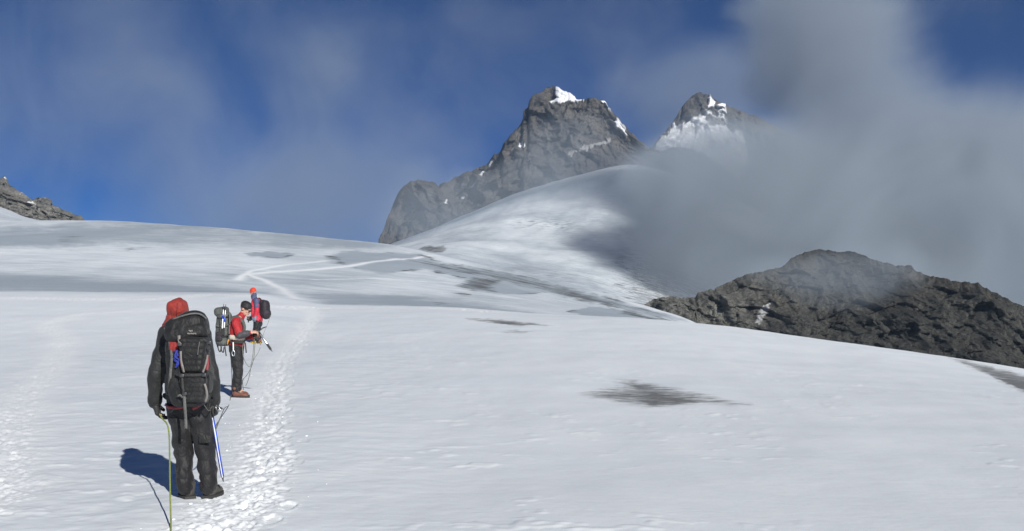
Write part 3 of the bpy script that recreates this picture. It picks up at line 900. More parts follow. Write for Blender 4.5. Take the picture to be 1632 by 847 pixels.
def ribbon(pts, w, th, face, n=6):
    """flat strap along pts; face = direction the flat side looks"""
    C = spline(pts, n) if len(pts) > 2 else np.asarray(pts, float)
    T = np.gradient(C, axis=0); vs, fs = [], []
    f = np.asarray(face, float)
    for i, p in enumerate(C):
        a = nrm(T[i]); s = nrm(np.cross(a, f)); g = np.cross(s, a)
        for sa, sg in ((-1, -1), (1, -1), (1, 1), (-1, 1)):
            vs.append(p + s * (sa * w / 2) + g * (sg * th / 2))
    for i in range(len(C) - 1):
        for k in range(4):
            fs.append([i * 4 + k, i * 4 + (k + 1) % 4, (i + 1) * 4 + (k + 1) % 4, (i + 1) * 4 + k])
    fs.append([3, 2, 1, 0]); fs.append([(len(C) - 1) * 4 + k for k in range(4)])
    return vs, fs

def brick(c, r, rot=None):
    c = np.asarray(c, float); M = np.array(rot if rot is not None else np.eye(3))
    vs = [c + M @ (np.array(s) * r) for s in ((-1, -1, -1), (1, -1, -1), (1, 1, -1), (-1, 1, -1), (-1, -1, 1), (1, -1, 1), (1, 1, 1), (-1, 1, 1))]
    return vs, [[3, 2, 1, 0], [4, 5, 6, 7], [0, 1, 5, 4], [1, 2, 6, 5], [2, 3, 7, 6], [3, 0, 4, 7]]

def hand(wrist, d, palm_n, curl=.5, side=1, fat=1.0, scale=1.0):
    """palm, four unequal fingers bent at the knuckles and a thumb off the side of the palm.
    d: wrist to knuckles, palm_n: the way the palm faces, side: +1 thumb towards cross(d, palm_n)"""
    d = nrm(d); pn_ = np.asarray(palm_n, float); pn_ = nrm(pn_ - d * (pn_ @ d)); s = np.cross(d, pn_) * side
    w = np.asarray(wrist, float); k = scale; P = []
    kn = w + d * .085 * k
    P.append(cap(w, (.030 * k * fat, .020 * k * fat), kn, (.040 * k * fat, .015 * k * fat), s))
    L = [.074, .082, .076, .060]
    for i in range(4):
        base = kn + s * ((1.5 - i) * .0205 * k)
        r = (.0095, .0098, .0094, .0084)[i] * k * fat
        p, dd = base, d
        for q, (ln, an) in enumerate(((.46, curl * .75), (.31, curl * 1.0), (.23, curl * .7))):
            dd = rot_ax(an, np.cross(dd, pn_)) @ dd if q >= 0 else dd
            nx = p + dd * (L[i] * ln * 1.15 * k)
            P.append(cap(p, r, nx, r * .92, s, 10, 3)); p, r = nx, r * .93
    t0 = w + d * .025 * k + s * .026 * k * fat
    t1 = t0 + nrm(d * .75 + s * .75 + pn_ * .35) * .045 * k
    t2 = t1 + nrm(d * .95 + s * .15 + pn_ * (.3 + curl * .6)) * .034 * k
    P.append(cap(t0, .013 * k * fat, t1, .0115 * k * fat, d, 10, 3)); P.append(cap(t1, .0115 * k * fat, t2, .0095 * k * fat, d, 10, 3))
    return P

def head_prims(c, fwd, up, k=1.0):
    """skull, jaw, brow, nose, lips and ears round c"""
    f = nrm(fwd); u = np.asarray(up, float); u = nrm(u - f * (u @ f)); s = np.cross(f, u)
    M = np.stack([s, f, u], 1); c = np.asarray(c, float)
    L = lambda a, b, d_: c + M @ (np.array((a, b, d_)) * k)
    P = [ell(L(0, -.012, .03), np.array((.074, .094, .090)) * k, M), ell(L(0, .028, -.048), np.array((.056, .062, .066)) * k, M),
         cap(L(-.03, .066, .018), .016 * k, L(.03, .066, .018), .016 * k, u), cap(L(0, .082, .008), .010 * k, L(0, .104, -.028), .013 * k, s),
         cap(L(-.018, .083, -.062), .008 * k, L(.018, .083, -.062), .008 * k, u), ell(L(0, .078, -.094), np.array((.024, .018, .016)) * k, M)]
    for sg in (-1, 1):
        P.append(ell(L(sg * .076, -.012, -.004), np.array((.010, .020, .032)) * k, M)); P.append(ell(L(sg * .040, .060, -.026), np.array((.022, .022, .020)) * k, M))
    return P, L, M

def body_prims(J, fat=.85):
    """whole body under the clothes, from joints"""
    P = []
    lat = nrm(np.array(J['shR']) - np.array(J['shL']))
    P.append(cap(J['pelvis'], (.155 * fat, .115 * fat), J['waist'], (.14 * fat, .105 * fat), lat)); P.append(cap(J['waist'], (.14 * fat, .105 * fat), J['chest'], (.165 * fat, .12 * fat), lat))
    P.append(cap(J['chest'], (.15 * fat, .11 * fat), J['neck'], .055, lat)); P.append(cap(J['neck'], .054, J['head'], .052, lat))
    for s in 'LR':
        P.append(cap(J['neck'], .055, J['sh' + s], .058, lat)); P.append(cap(J['sh' + s], .056, J['el' + s], .043, lat)); P.append(cap(J['el' + s], .042, J['wr' + s], .028, lat))
        P.append(cap(J['pelvis'], .10 * fat, J['hip' + s], .092 * fat, lat)); P.append(cap(J['hip' + s], .088, J['kn' + s], .058, lat)); P.append(cap(J['kn' + s], .056, J['an' + s], .038, lat))
        P.append(cap(J['an' + s], .036, J['an' + s] * .45 + J['toe' + s] * .55, (.030, .020), lat))
    return P

def boot(parent, heel, toe, gz, upper, sole_m, lace_m, h=.15, w=.056, crampon=None, tag_label=None):
    """mountain boot from heel to toe standing at height gz; rubber sole, laces, optional crampon"""
    heel, toe = np.array([heel[0], heel[1], gz]), np.array([toe[0], toe[1], gz])
    f = nrm(toe - heel); s = np.cross(f, (0, 0, 1)); L = np.linalg.norm(toe - heel); up = np.array((0, 0, 1.))
    pr = [cap(heel + f * .055 + up * .062, (w * .82, .05), toe - f * .075 + up * .055, (w * .95, .040), s), cap(toe - f * .10 + up * .055, (w * .95, .04), toe - f * .045 + up * .048, (w * .8, .030), s),
          cap(heel + f * .065 + up * .06, (w * .9, .058), heel + f * .075 + up * h, (w * .95, .060), s), cap(heel + f * .075 + up * h, (w * 1.0, .062), heel + f * .075 + up * (h + .03), (w * 1.05, .066), s)]
    b = skin('boot', pr, upper, parent, .009, 3, .003, .05)
    so = []
    for k in range(7):
        t = k / 6; hw = w * (.80 + .30 * math.sin(math.pi * min(1, t * 1.08)) - (.25 if k == 6 else 0))
        so.append((heel + f * (L * t), hw))
    vs = [];
    for c, hw in so:
        for sg, z in ((-1, .003), (1, .003), (1, .032), (-1, .032)):
            vs.append(c + s * sg * hw + up * z)
    fs = [[i * 4 + k, i * 4 + (k + 1) % 4, i * 4 + 4 + (k + 1) % 4, i * 4 + 4 + k] for i in range(6) for k in range(4)] + [[3, 2, 1, 0], [24, 25, 26, 27]]
    plain('sole', [(vs, fs)], sole_m, b, False)
    la = [ribbon([heel + f * .135 + f * k * .022 - s * w * .75 + up * (.108 - .010 * k), heel + f * .140 + f * k * .022 + up * (.128 - .011 * k), heel + f * .135 + f * k * .022 + s * w * .75 + up * (.108 - .010 * k)], .011, .006, up, 3) for k in range(4)]
    plain('lace', la, lace_m, b)
    if crampon:
        cr = [brick(heel + f * (L * .16) + up * .012, (.045, .052, .014), np.stack([f, s, up], 1)), brick(heel + f * (L * .68) + up * .012, (.075, .056, .014), np.stack([f, s, up], 1))]
        for t in (.08, .24, .5, .66, .84):
            for sg in (-1, 1):
                cr.append(cap(heel + f * L * t + s * sg * .05 + up * .004, .010, heel + f * L * t + s * sg * .054 - up * .03, .003, f, 6, 2))
        for sg in (-1, 1):
            cr.append(cap(toe + s * sg * .025 + up * .014, .010, toe + f * .05 + s * sg * .028 - up * .004, .003, s, 6, 2))
            cr.append(ribbon([heel + f * L * .60 + s * sg * w * 1.12 + up * .01, heel + f * L * .62 + s * sg * w * 1.02 + up * .07, heel + f * L * .6 + up * .115], .022, .006, s * sg, 4))
        plain('crampon', cr, crampon, b)
    return b

# ------------------------------------------------------------------ cloth, metal, skin
def fabric(name, col, var=.25, rough=.62, scale=9, weave=900, spec=.35, dust=0.0):
    m, N, b = new_mat(name, rough, spec)
    c = N.new('ShaderNodeTexCoord').outputs['Object']
    n1 = N.noise(c, scale, 5, .6)
    a = tuple(v * (1 - var) for v in col); d = tuple(min(1, v * (1 + var) + dust) for v in col)
    N.link(N.mix(N.rng(n1, .3, .7), a, d), b.inputs['Base Color'])
    wr = N.noise(N.mapping(c, (1, 1, .75), (.3, .5, 0)), 13, 3, .5, 1.3)
    bump(N, b, N.math('ADD', N.math('MULTIPLY', N.math('ABSOLUTE', N.math('SUBTRACT', wr, .5)), 3.0), N.math('ADD', N.math('MULTIPLY', N.noise(c, 34, 4, .6), .4), N.math('MULTIPLY', N.noise(c, weave * .25, 2, .5), .1))), .5, .014)
    b.inputs['Sheen Weight'].default_value = .06
    return m

def hard(name, col, rough=.4, metal=0.0, scale=20, var=.15):
    m, N, b = new_mat(name, rough, .5)
    c = N.new('ShaderNodeTexCoord').outputs['Object']
    n1 = N.noise(c, scale, 4, .6)
    N.link(N.mix(n1, tuple(v * (1 - var) for v in col), tuple(min(1, v * (1 + var)) for v in col)), b.inputs['Base Color'])
    N.link(N.rng(n1, .3, .7, rough * .8, min(1, rough * 1.25)), b.inputs['Roughness'])
    b.inputs['Metallic'].default_value = metal
    return m

SKIN = hard('skin', (.52, .30, .22), .5, 0, 30, .12)
BLACK = fabric('black_shell', (.014, .015, .015), .3)
CHARC = fabric('charcoal_shell', (.018, .0195, .020), .25)
TROUS = fabric('black_trousers', (.0115, .0115, .013), .35)
PACKB = fabric('black_pack_cloth', (.0105, .011, .0115), .3, weave=500)
PACKG = fabric('grey_pack_cloth', (.075, .085, .078), .3, weave=500)
PACKD = fabric('dark_pack_cloth', (.022, .018, .024), .3)
REDH = fabric('red_hood', (.25, .028, .021), .2)
REDJ = fabric('red_jacket', (.34, .016, .020), .22)
REDC = fabric('far_red_jacket', (.46, .025, .045), .2)
BLUEJ = fabric('slate_blue_panel', (.065, .075, .15), .25)
GREYP = fabric('grey_patch', (.05, .05, .058), .2)
ORANGE = fabric('orange_knit', (.60, .050, .018), .2, scale=40)
KNIT = fabric('black_knit', (.014, .014, .016), .3, scale=40)
WEB_G = fabric('grey_webbing', (.11, .11, .106), .2)
WEB_L = fabric('light_webbing', (.19, .178, .165), .2)
WEB_B = fabric('black_webbing', (.03, .03, .03), .2)
WEB_R = fabric('red_webbing', (.26, .045, .05), .25)
CREAM = fabric('cream_padding', (.50, .46, .38), .15)
GLOVEB = fabric('black_glove', (.022, .022, .022), .3)
GLOVEG = fabric('blue_grey_glove', (.16, .19, .25), .25)
BOOTG = fabric('grey_boot', (.050, .047, .041), .3, dust=.02)
BOOTB = fabric('brown_boot', (.16, .065, .045), .3)
SOLE = hard('rubber_sole', (.03, .03, .03), .8)
LACE = fabric('dull_lace', (.20, .175, .15), .2)
BLUE = hard('blue_anodised', (.035, .085, .45), .3, .4)
BLUEC = fabric('blue_cord', (.02, .035, .26), .3)
STEEL = hard('steel', (.55, .56, .58), .32, .9)
DSTEEL = hard('dark_steel', (.10, .10, .105), .42, .8)
WHITE = hard('white_paint', (.78, .78, .77), .4)
YELL = hard('yellow_steel', (.75, .52, .03), .4)
LENS = hard('dark_lens', (.01, .01, .012), .08)
ROPEG = fabric('green_rope', (.21, .25, .06), .5, scale=120)
ROPEK = fabric('grey_rope', (.16, .165, .13), .5, scale=120)
MESHB = fabric('dark_red_panel', (.20, .02, .025), .2)
# ================================================================== FIRST CLIMBER (seen from behind)
DA = 9.06
def A(px, py, dy=0.0): return at(px, py, DA + dy)
gA = A(312, 797)[2]
ra = A(312, 797)
pa = thing('person', (ra[0], ra[1], ground_z(ra[0], ra[1])), 'person in dark jacket and red hood standing with back turned, nearest on the snow', 'person')
J = dict(pelvis=A(301, 636), waist=A(298, 608), chest=A(295, 556), neck=A(284, 516, .02), head=A(282, 500, .03), shL=A(267, 533), shR=A(321, 534),
         elL=A(248, 598, -.04), wrL=A(247, 640, .04), elR=A(338.5, 606, -.05), wrR=A(340, 640, .06), hipL=A(287, 652), hipR=A(317, 652), knL=A(292, 722, .05), knR=A(329, 722, .05),
         anL=A(297, 781, .02), anR=A(332, 779, .05), toeL=A(286, 790, .10), toeR=A(334, 789, .2))
hp, HL, HM = head_prims(A(282, 501, .03), (-.05, 1, -.12), (0, 0, 1), .95)
skin('body', body_prims(J) + hp + hand(J['wrL'], (.15, .1, -1), (1, 0, 0), .6, -1) + hand(J['wrR'], (.1, .1, -1), (-1, 0, 0), 1.0, 1), SKIN, pa, .010, 2)
X = (1, 0, 0)
jk = [cap(A(301, 640), (.205, .155), A(298, 600), (.20, .15), X), cap(A(298, 600), (.20, .15), A(294, 552), (.215, .15), X), cap(A(294, 552), (.19, .14), A(288, 528), (.15, .11), X),
      cap(A(288, 526), .10, J['shL'], .088, X), cap(A(296, 526), .10, J['shR'], .088, X), cap(A(284, 520), .085, A(283, 508), .07, X)]
for s in 'LR':
    jk += [cap(J['sh' + s], .086, J['el' + s], .073, X), cap(J['el' + s], .072, J['wr' + s], .060, X)]
jo = skin('jacket', jk, CHARC, pa, .011, 5, .011, .085, seed=1.2)
for s, dx in (('L', 0), ('R', 0)):
    w = J['wr' + s]; d_ = nrm(w - J['el' + s])
    plain('cuff', [cap(w - d_ * .045, .066, w + d_ * .004, .064, X, 16, 3)], BLACK, jo)
tr = [cap(A(288, 645), (.13, .15), A(314, 645), (.13, .15), (0, 0, 1)), cap(A(288, 640), (.12, .14), A(314, 640), (.12, .14), (0, 0, 1))]
for s in 'LR':
    tr += [cap(J['hip' + s], (.112, .135), J['kn' + s], (.084, .105), X), cap(J['kn' + s], (.084, .105), J['an' + s] + (0, -.01, .022), (.082, .108), X)]
to = skin('trousers', tr, TROUS, pa, .010, 4, .022, .13, (1, 1, .85), 4.4)
plain('pocket_flap', [rbox(A(326, 700, -.10), (.05, .012, .035), None, .3)], BLACK, to)
for s, (h, t) in (('L', ((309, 793), (279, 789))), ('R', ((330, 797), (334, 782)))):
    hx, tx = A(*h), A(*t)
    if s == 'L':
        hw, tw = (A(305, 790)[0], DA - .02), (A(280, 790)[0], DA + .20)
    else:
        hw, tw = (A(330, 790)[0], DA + .0), (A(337, 790)[0], DA + .28)
    boot(pa, hw, tw, ground_z(*hw) - .006, BOOTG, SOLE, LACE, .10, .062)
# hood with its peak, gathered round the neck
hd = [ell(A(283, 493, -.01), (.098, .120, .100)), rbox(A(282.5, 491, -.02), (.086, .105, .073), rot_ax(R(-4), (0, 1, 0)), .6), cap(A(282, 484, -.06), (.056, .05), A(285, 483, .04), (.048, .05), X),
      cap(A(274, 507, -.01), (.05, .10), A(294, 507, -.01), (.05, .10), (0, 0, 1)), cap(A(270, 515, -.02), (.05, .09), A(292, 513, -.02), (.055, .09), (0, 0, 1)), cap(A(283, 507, .0), .092, A(283, 492, .0), .096, X), cap(A(265, 519, .0), (.038, .07), A(273, 513, 0), (.045, .08), (0, 0, 1))]
ho = skin('hood', hd, REDH, pa, .009, 4, .007, .07, seed=7.1)
plain('hood_seam', [tube([A(282, 477.5, -.02), A(282.5, 484, -.115), A(282.5, 496, -.135), A(282, 506, -.12)], .004, 5)], MESHB, ho)
for s, dirn, pal, cu, sd_ in (('L', (.22, .12, -1), (1, .2, 0), .55, -1), ('R', (.12, .10, -1), (-1, 0, -.1), 1.25, 1)):
    w = J['wr' + s]
    g = hand(w + nrm(dirn) * .012, dirn, pal, cu, sd_, 1.55, 1.14)
    go = skin('glove', g + [cap(w + nrm(np.array(dirn)) * -.02, .052, w + nrm(dirn) * .03, .046, X)], GLOVEB, pa, .006, 3, .002, .04)
    plain('glove_strap', [ribbon([w + np.array((-.05, 0, -.02)), w + np.array((-.02, -.05, -.02)), w + np.array((.035, -.045, -.02)), w + np.array((.052, 0, -.02))], .018, .006, (0, -1, 0))], WEB_B, go)
# climbing harness
hn = plain('harness', [ribbon([A(264, 645, .02), A(268, 649, -.17), A(280, 650.5, -.195), A(294, 649, -.20)], .026, .008, (0, -1, 0)), ribbon([A(307, 652, -.21), A(315, 648, -.21), A(323, 642, -.20), A(330, 637, -.14)], .030, .008, (0, -1, 0)),
                      ribbon([A(264, 645, .02), A(280, 650, .19), A(300, 652, .20), A(320, 650, .19), A(331, 640, .02)], .03, .008, (0, 1, 0))], WEB_R, pa)
plain('gear_loop', [tube([A(322, 640, -.21), A(327, 648, -.24), A(333, 655, -.2), A(338, 648, -.1)], .004, 5)], WEB_G, hn)
plain('gear_loop', [tube([A(268, 650, -.16), A(272, 657, -.19), A(278, 651, -.2)], .004, 5)], WEB_G, hn)
plain('carabiner', [tube([A(345, 646, -.06), A(349, 650, -.07), A(352, 655, -.07), A(347, 655, -.07), A(344, 650, -.06), A(345, 646, -.06)], .0045, 5)], STEEL, hn)

# ---------------------------------------------------------------- black rucksack on the first climber
rp = A(301, 646, -.22)
pk = thing('backpack', rp, 'large black backpack with grey straps on the nearest climber', 'backpack')
tl = rot_ax(R(-3), (0, 1, 0))
bodyP = [rbox(A(301, 590, -.24), (.172, .135, .285), tl, .36), rbox(A(303, 628, -.25), (.155, .135, .115), tl, .5), rbox(A(300, 560, -.24), (.178, .13, .15), tl, .45)]
bo = skin('main_bag', bodyP, PACKB, pk, .011, 4, .008, .09, seed=3.0)
lt = rot_ax(R(-10), (0, 1, 0))
lidP = [rbox(A(299, 521, -.25), (.176, .150, .100), lt, .55), rbox(A(299, 530, -.28), (.188, .135, .065), lt, .5), ell(A(303, 509, -.24), (.140, .13, .075), lt)]
lo = skin('lid', lidP, PACKB, pk, .010, 4, .008, .10, seed=6.0)
plain('piping', [tube([A(262, 525, -.335), A(266, 516, -.35), A(277, 509, -.365), A(292, 503.5, -.37), A(308, 500, -.365), A(320, 501.5, -.355), A(329, 508, -.32)], .008, 6)], WEB_G, lo)
# small stitched lettering, too small to read
lm = []
for row, (z0, xs) in enumerate(((528.0, (301.5, 303.2, 304.7, 306.2)), (532.2, (299.5, 301.3, 303.1, 304.9, 306.7, 308.5, 310.3, 312.1)))):
    for i, xx in enumerate(xs):
        lm.append(brick(A(xx, z0 - (.2 if i % 3 else .5), -.425), (.0034, .004, .0052 + .002 * (i % 2)), lt))
plain('stitched_logo', lm, WEB_L, lo, False)
fp = []
def wedge(tlx, trx, blx, brx, ty, by, dy0, th):
    q = [A(tlx, ty, dy0), A(trx, ty, dy0), A(brx, by, dy0), A(blx, by, dy0)]
    c = sum(q) / 4; P = []
    for t in np.linspace(0, 1, 6):
        a, b_ = q[0] * (1 - t) + q[3] * t, q[1] * (1 - t) + q[2] * t
        P.append(cap(a + X_ * .03, (.034, th), b_ - X_ * .03, (.034, th), (0, 0, 1)))
    return P
X_ = np.array((1., 0, 0))
po = skin('front_pocket', wedge(284, 330, 291, 324, 543, 588, -.385, .052), PACKB, pk, .010, 4, .005, .09, seed=9)
plain('zip', [tube([A(318, 545, -.448), A(316, 556, -.45), A(315, 566, -.45)], .004, 5)], WEB_G, po)
skin('lower_pocket', wedge(285, 330, 290, 326, 600, 636, -.385, .048), PACKB, pk, .010, 4, .006, .09, seed=2)
skin('side_pocket', [rbox(A(272, 612, -.24), (.035, .09, .10), None, .5)], PACKB, pk, .010, 3, .004, .07)
skin('side_pocket', [rbox(A(331, 610, -.24), (.035, .09, .10), None, .5)], PACKB, pk, .010, 3, .004, .07)
skin('red_panel', [rbox(A(276, 550, -.335), (.030, .045, .060), rot_ax(R(8), (0, 1, 0)), .45), rbox(A(281, 553, -.36), (.022, .02, .04), None, .45)], fabric('red_panel', (.24, .025, .022), .2), pk, .008, 3, .004, .05)
plain('red_edge', [ribbon([A(287, 566, -.41), A(289, 580, -.42), A(293, 594, -.42)], .02, .008, (0, -1, 0))], WEB_R, pk)
plain('red_edge', [ribbon([A(331, 566, -.36), A(331, 580, -.37), A(330, 590, -.37)], .018, .008, (0.3, -1, 0))], WEB_R, pk)
FC = (0, -1, 0)
def strap(pts, w, mat, face=FC, name='strap'):
    return plain(name, [ribbon([A(*p) for p in pts], w, .006, face)], mat, pk)
strap([(269, 538, -.36), (271, 552, -.37), (273.5, 572, -.375), (271.5, 596, -.37), (270, 619, -.36)], .024, WEB_G)
strap([(285, 535, -.42), (285.5, 541, -.425), (286, 548, -.43)], .026, WEB_L)
strap([(288, 560, -.435), (288.5, 574, -.44), (291, 585, -.44), (293, 594, -.44)], .018, WEB_L)
strap([(331, 566, -.41), (329, 576, -.43), (326, 587, -.435), (323, 594, -.44)], .016, WEB_L)
strap([(280, 597, -.40), (290, 598, -.435), (310, 598.5, -.442), (326, 597, -.43), (333, 595, -.38)], .024, WEB_B)
strap([(290, 600, -.445), (291, 615, -.445), (292.5, 632, -.44)], .020, WEB_B)
strap([(293, 626, -.445), (294.5, 645, -.43), (296, 668, -.40), (296.5, 684, -.385)], .024, WEB_G)
strap([(326, 612, -.43), (329, 622, -.43), (330, 632, -.42), (327, 641, -.40)], .018, WEB_L)
strap([(283, 632, -.43), (287, 630, -.44), (291, 634, -.44)], .016, WEB_G)
strap([(323, 541, -.42), (331, 546, -.40), (335, 551, -.33)], .022, WEB_B)
for q in ((290, 599), (325, 598), (286, 549), (294, 628), (333, 546)):
    plain('buckle', [rbox(A(q[0], q[1], -.452 if q[0] < 330 else -.42), (.020, .008, .014), None, .3, 12, 8)], DSTEEL, pk)
plain('blue_sling', [tube([A(279, 560, -.37), A(283, 566, -.40), A(278, 573, -.39), A(284, 579, -.40), A(280, 586, -.39)], .011, 6), tube([A(283, 558, -.38), A(279, 568, -.40), A(285, 574, -.40), A(281, 582, -.40)], .009, 6)], BLUEC, pk)
for x0, x1 in ((272, 279), (322, 316)):
    plain('shoulder_strap', [ribbon([A(x0 + 8, 528, -.12), A(x0 + 4, 520, -.06), A(x0 + 3, 520, .06), A(x1, 545, .17), A(x1 - 2, 590, .17)], .06, .016, (0, .3, 1) if 0 else (0, 1, .8))], PACKB, pk)
plain('hip_belt', [ribbon([A(282, 634, -.14), A(266, 632, -.05), A(265, 632, .05), A(280, 634, .17), A(300, 636, .19), A(322, 634, .17), A(336, 631, .05), A(334, 632, -.06), A(320, 634, -.14)], .06, .016, (0, 1, .02))], PACKB, pk)

# ---------------------------------------------------------------- ice axe in the first climber's right hand
def ice_axe(name, top, tip, pick_dir, label, shaft, stripe=None, L_head=.24, r=.011, grip=None):
    top, tip = np.asarray(top, float), np.asarray(tip, float)
    a = nrm(tip - top); p = np.asarray(pick_dir, float); p = nrm(p - a * (p @ a)); s = np.cross(a, p)
    L = np.linalg.norm(tip - top)
    t = thing(name, tip, label, 'ice axe')
    sh = plain('shaft', [cap(top, (r * 1.25, r), tip - a * .05, (r * 1.25, r), p, 10, 2)], shaft, t)
    if stripe:
        plain('stripe', [brick((top + tip) / 2 + off, (.0028, .0028, L * .44), np.stack([s, p, a], 1)) for off in (-np.array((0, 1, 0)) * r * 1.08 + np.array((1, 0, 0)) * r * .25,)], stripe, sh, False)
    if grip:
        plain('grip', [cap(tip - a * (L * .36), r * 1.35, tip - a * .055, r * 1.35, p, 10, 2)], grip, sh)
    plain('spike', [cap(tip - a * .055, r * 1.05, tip, .003, p, 8, 2)], DSTEEL, t)
    pk_ = [cap(top + p * .01, (.016, .006), top + p * (L_head * .35) + a * .006, (.013, .004), a, 8, 2), cap(top + p * (L_head * .35) + a * .006, (.013, .004), top + p * (L_head * .62) + a * .030, (.006, .002), a, 8, 2)]
    plain('pick', pk_, DSTEEL, t)
    plain('adze', [cap(top - p * .005, (.013, .008), top - p * .06 + a * .004, (.010, .012), a, 8, 2), brick(top - p * .085 + a * .012, (.028, .030, .004), np.stack([p, s, a], 1))], DSTEEL, t)
    return t
ice_axe('ice_axe', A(336, 651, .08), A(356, 768, .0), (1, -.15, .1), 'blue ice axe hanging from the right hand of the nearest climber', BLUE, WHITE, .19, .013, None)

# ================================================================== SECOND CLIMBER (side on, red jacket)
DB = 18.6
def B(px, py, dy=0.0): return at(px, py, DB + dy)
rb = B(380, 632); zB = ground_z(rb[0], rb[1])
dzB = zB - rb[2]
def B(px, py, dy=0.0): return at(px, py, DB + dy) + np.array((0, 0, dzB))
pb = thing('person', (rb[0], rb[1], zB), 'person in red jacket and black beanie standing side-on, working with gear', 'person')
Yx = (0, 1, 0)
J = dict(pelvis=B(377, 550), waist=B(377, 541), chest=B(378, 521), neck=B(383, 505), head=B(388, 496), shR=B(376, 513, -.19), shL=B(379, 513, .19),
         elR=B(382, 534, -.25), wrR=B(400, 529, -.20), elL=B(388, 537, .22), wrL=B(404, 536, -.02), hipR=B(376, 556, -.09), hipL=B(378, 556, .09), knR=B(379, 590, -.10), knL=B(380, 590, .10),
         anR=B(377, 621, -.11), anL=B(378, 619, .12), toeR=B(391, 629, -.12), toeL=B(393, 625, .13))
hp, HL, HM = head_prims(B(391.5, 492), (1, -.16, -.50), (.4, 0, 1), 1.08)
bdy = skin('body', body_prims(J, .82) + hp + hand(J['wrR'], (1, .25, .05), (0, .5, -.8), .75, 1, 1.1) + hand(J['wrL'], (1, -.25, .25), (0, -.6, .6), .8, -1, 1.1), SKIN, pb, .0062, 2)
for sg in (-1, 1):
    plain('eye', [ell(HL(sg * .031, .088, .002), (.012, .012, .010), HM, (1, 1), 10, 8)], WHITE, bdy)
plain('mouth', [cap(HL(-.016, .091, -.062), .004, HL(.016, .091, -.062), .004, Yx, 6, 2)], hard('lips', (.30, .10, .09), .5), bdy)
gl = plain('sunglasses', [rbox(HL(sg * .034, .098, .002), (.030, .008, .020), HM, .5, 14, 8) for sg in (-1, 1)], LENS, pb)
for sg in (-1, 1):
    plain('temple', [tube([HL(sg * .062, .094, .006), HL(sg * .078, .05, .008), HL(sg * .080, -.01, .010)], .004, 5)], BLACK, gl)
plain('bridge', [tube([HL(-.012, .106, .006), HL(.012, .106, .006)], .004, 5)], BLACK, gl)
be = skin('beanie', [ell(HL(0, -.014, .062), (.094, .112, .082), HM), cap(HL(-.05, -.01, .036), (.05, .095), HL(.05, -.01, .036), (.05, .095), HM[:, 2] * .0 + HM[:, 2])], KNIT, pb, .008, 3, .002, .03)
jk = [cap(B(377, 550), (.175, .15), B(377, 538), (.185, .15), Yx), cap(B(377, 538), (.185, .148), B(378, 520), (.205, .15), Yx), cap(B(378, 520), (.19, .14), B(381, 509), (.13, .10), Yx),
      cap(B(381, 509), .085, J['shR'], .085, Yx), cap(B(381, 509), .085, J['shL'], .085, Yx), cap(B(382, 508), .075, B(385, 503), .068, Yx)]
for s in 'LR':
    jk += [cap(J['sh' + s], .083, J['el' + s], .072, Yx), cap(J['el' + s], .070, J['wr' + s] + nrm(J['el' + s] - J['wr' + s]) * .03, .052, Yx)]
jo = skin('jacket', jk, REDJ, pb, .011, 4, .012, .085, seed=5.5)
skin('elbow_patch', [cap(J['elR'] + (0, -.006, 0), .073, J['elR'] * .30 + J['wrR'] * .70 + np.array((0, -.004, -.006)), .061, Yx), cap(J['elR'] + (0, -.004, 0), .073, J['elR'] * .92 + J['shR'] * .08, .073, Yx)], GREYP, jo, .010, 3, .007, .07)
plain('collar', [cap(B(383.5, 506), (.075, .07), B(386, 501), (.072, .066), Yx, 16, 3)], REDJ, jo)
tr = [cap(B(377, 549), (.17, .145), B(377, 556), (.17, .14), Yx)]
for s in 'LR':
    tr += [cap(J['hip' + s], (.095, .125), J['kn' + s], (.085, .092), Yx), cap(J['kn' + s], (.083, .090), J['an' + s], (.082, .092), Yx)]
skin('trousers', tr, TROUS, pb, .011, 4, .012, .09, (1, 1, .8), 2.2)
for dy, x0, x1 in ((-.12, 369.5, 398), (.13, 371, 398)):
    h, t = B(x0, 630, dy), B(x1, 630, dy)
    boot(pb, (h[0], h[1]), (t[0], t[1] - .03), ground_z(h[0] + .15, h[1]) - .006, BOOTB, SOLE, LACE, .15, .056)
hn = plain('harness', [ribbon([B(363.5, 543, 0), B(367, 544, -.16), B(377, 545, -.20), B(387, 545, -.16), B(390.5, 544, 0), B(387, 544, .16), B(377, 543, .20), B(367, 543, .16), B(363.5, 543, 0)], .04, .010, (0, -1, 0))], WEB_B, pb)
plain('sling', [ribbon([B(371.5, 545, -.205), B(371.8, 552, -.21), B(371.8, 558, -.21)], .022, .006, FC)], WHITE, hn)
plain('carabiner', [tube([B(371, 558, -.215), B(369.6, 562, -.215), B(371, 566.5, -.215), B(373.5, 566, -.215), B(374, 561, -.215), B(372.3, 558, -.215), B(371, 558, -.215)], .009, 6)], STEEL, hn)
plain('dangling_strap', [ribbon([B(391, 546, -.1), B(391.5, 552, -.12), B(392.5, 562, -.12)], .022, .006, FC)], WEB_B, hn)

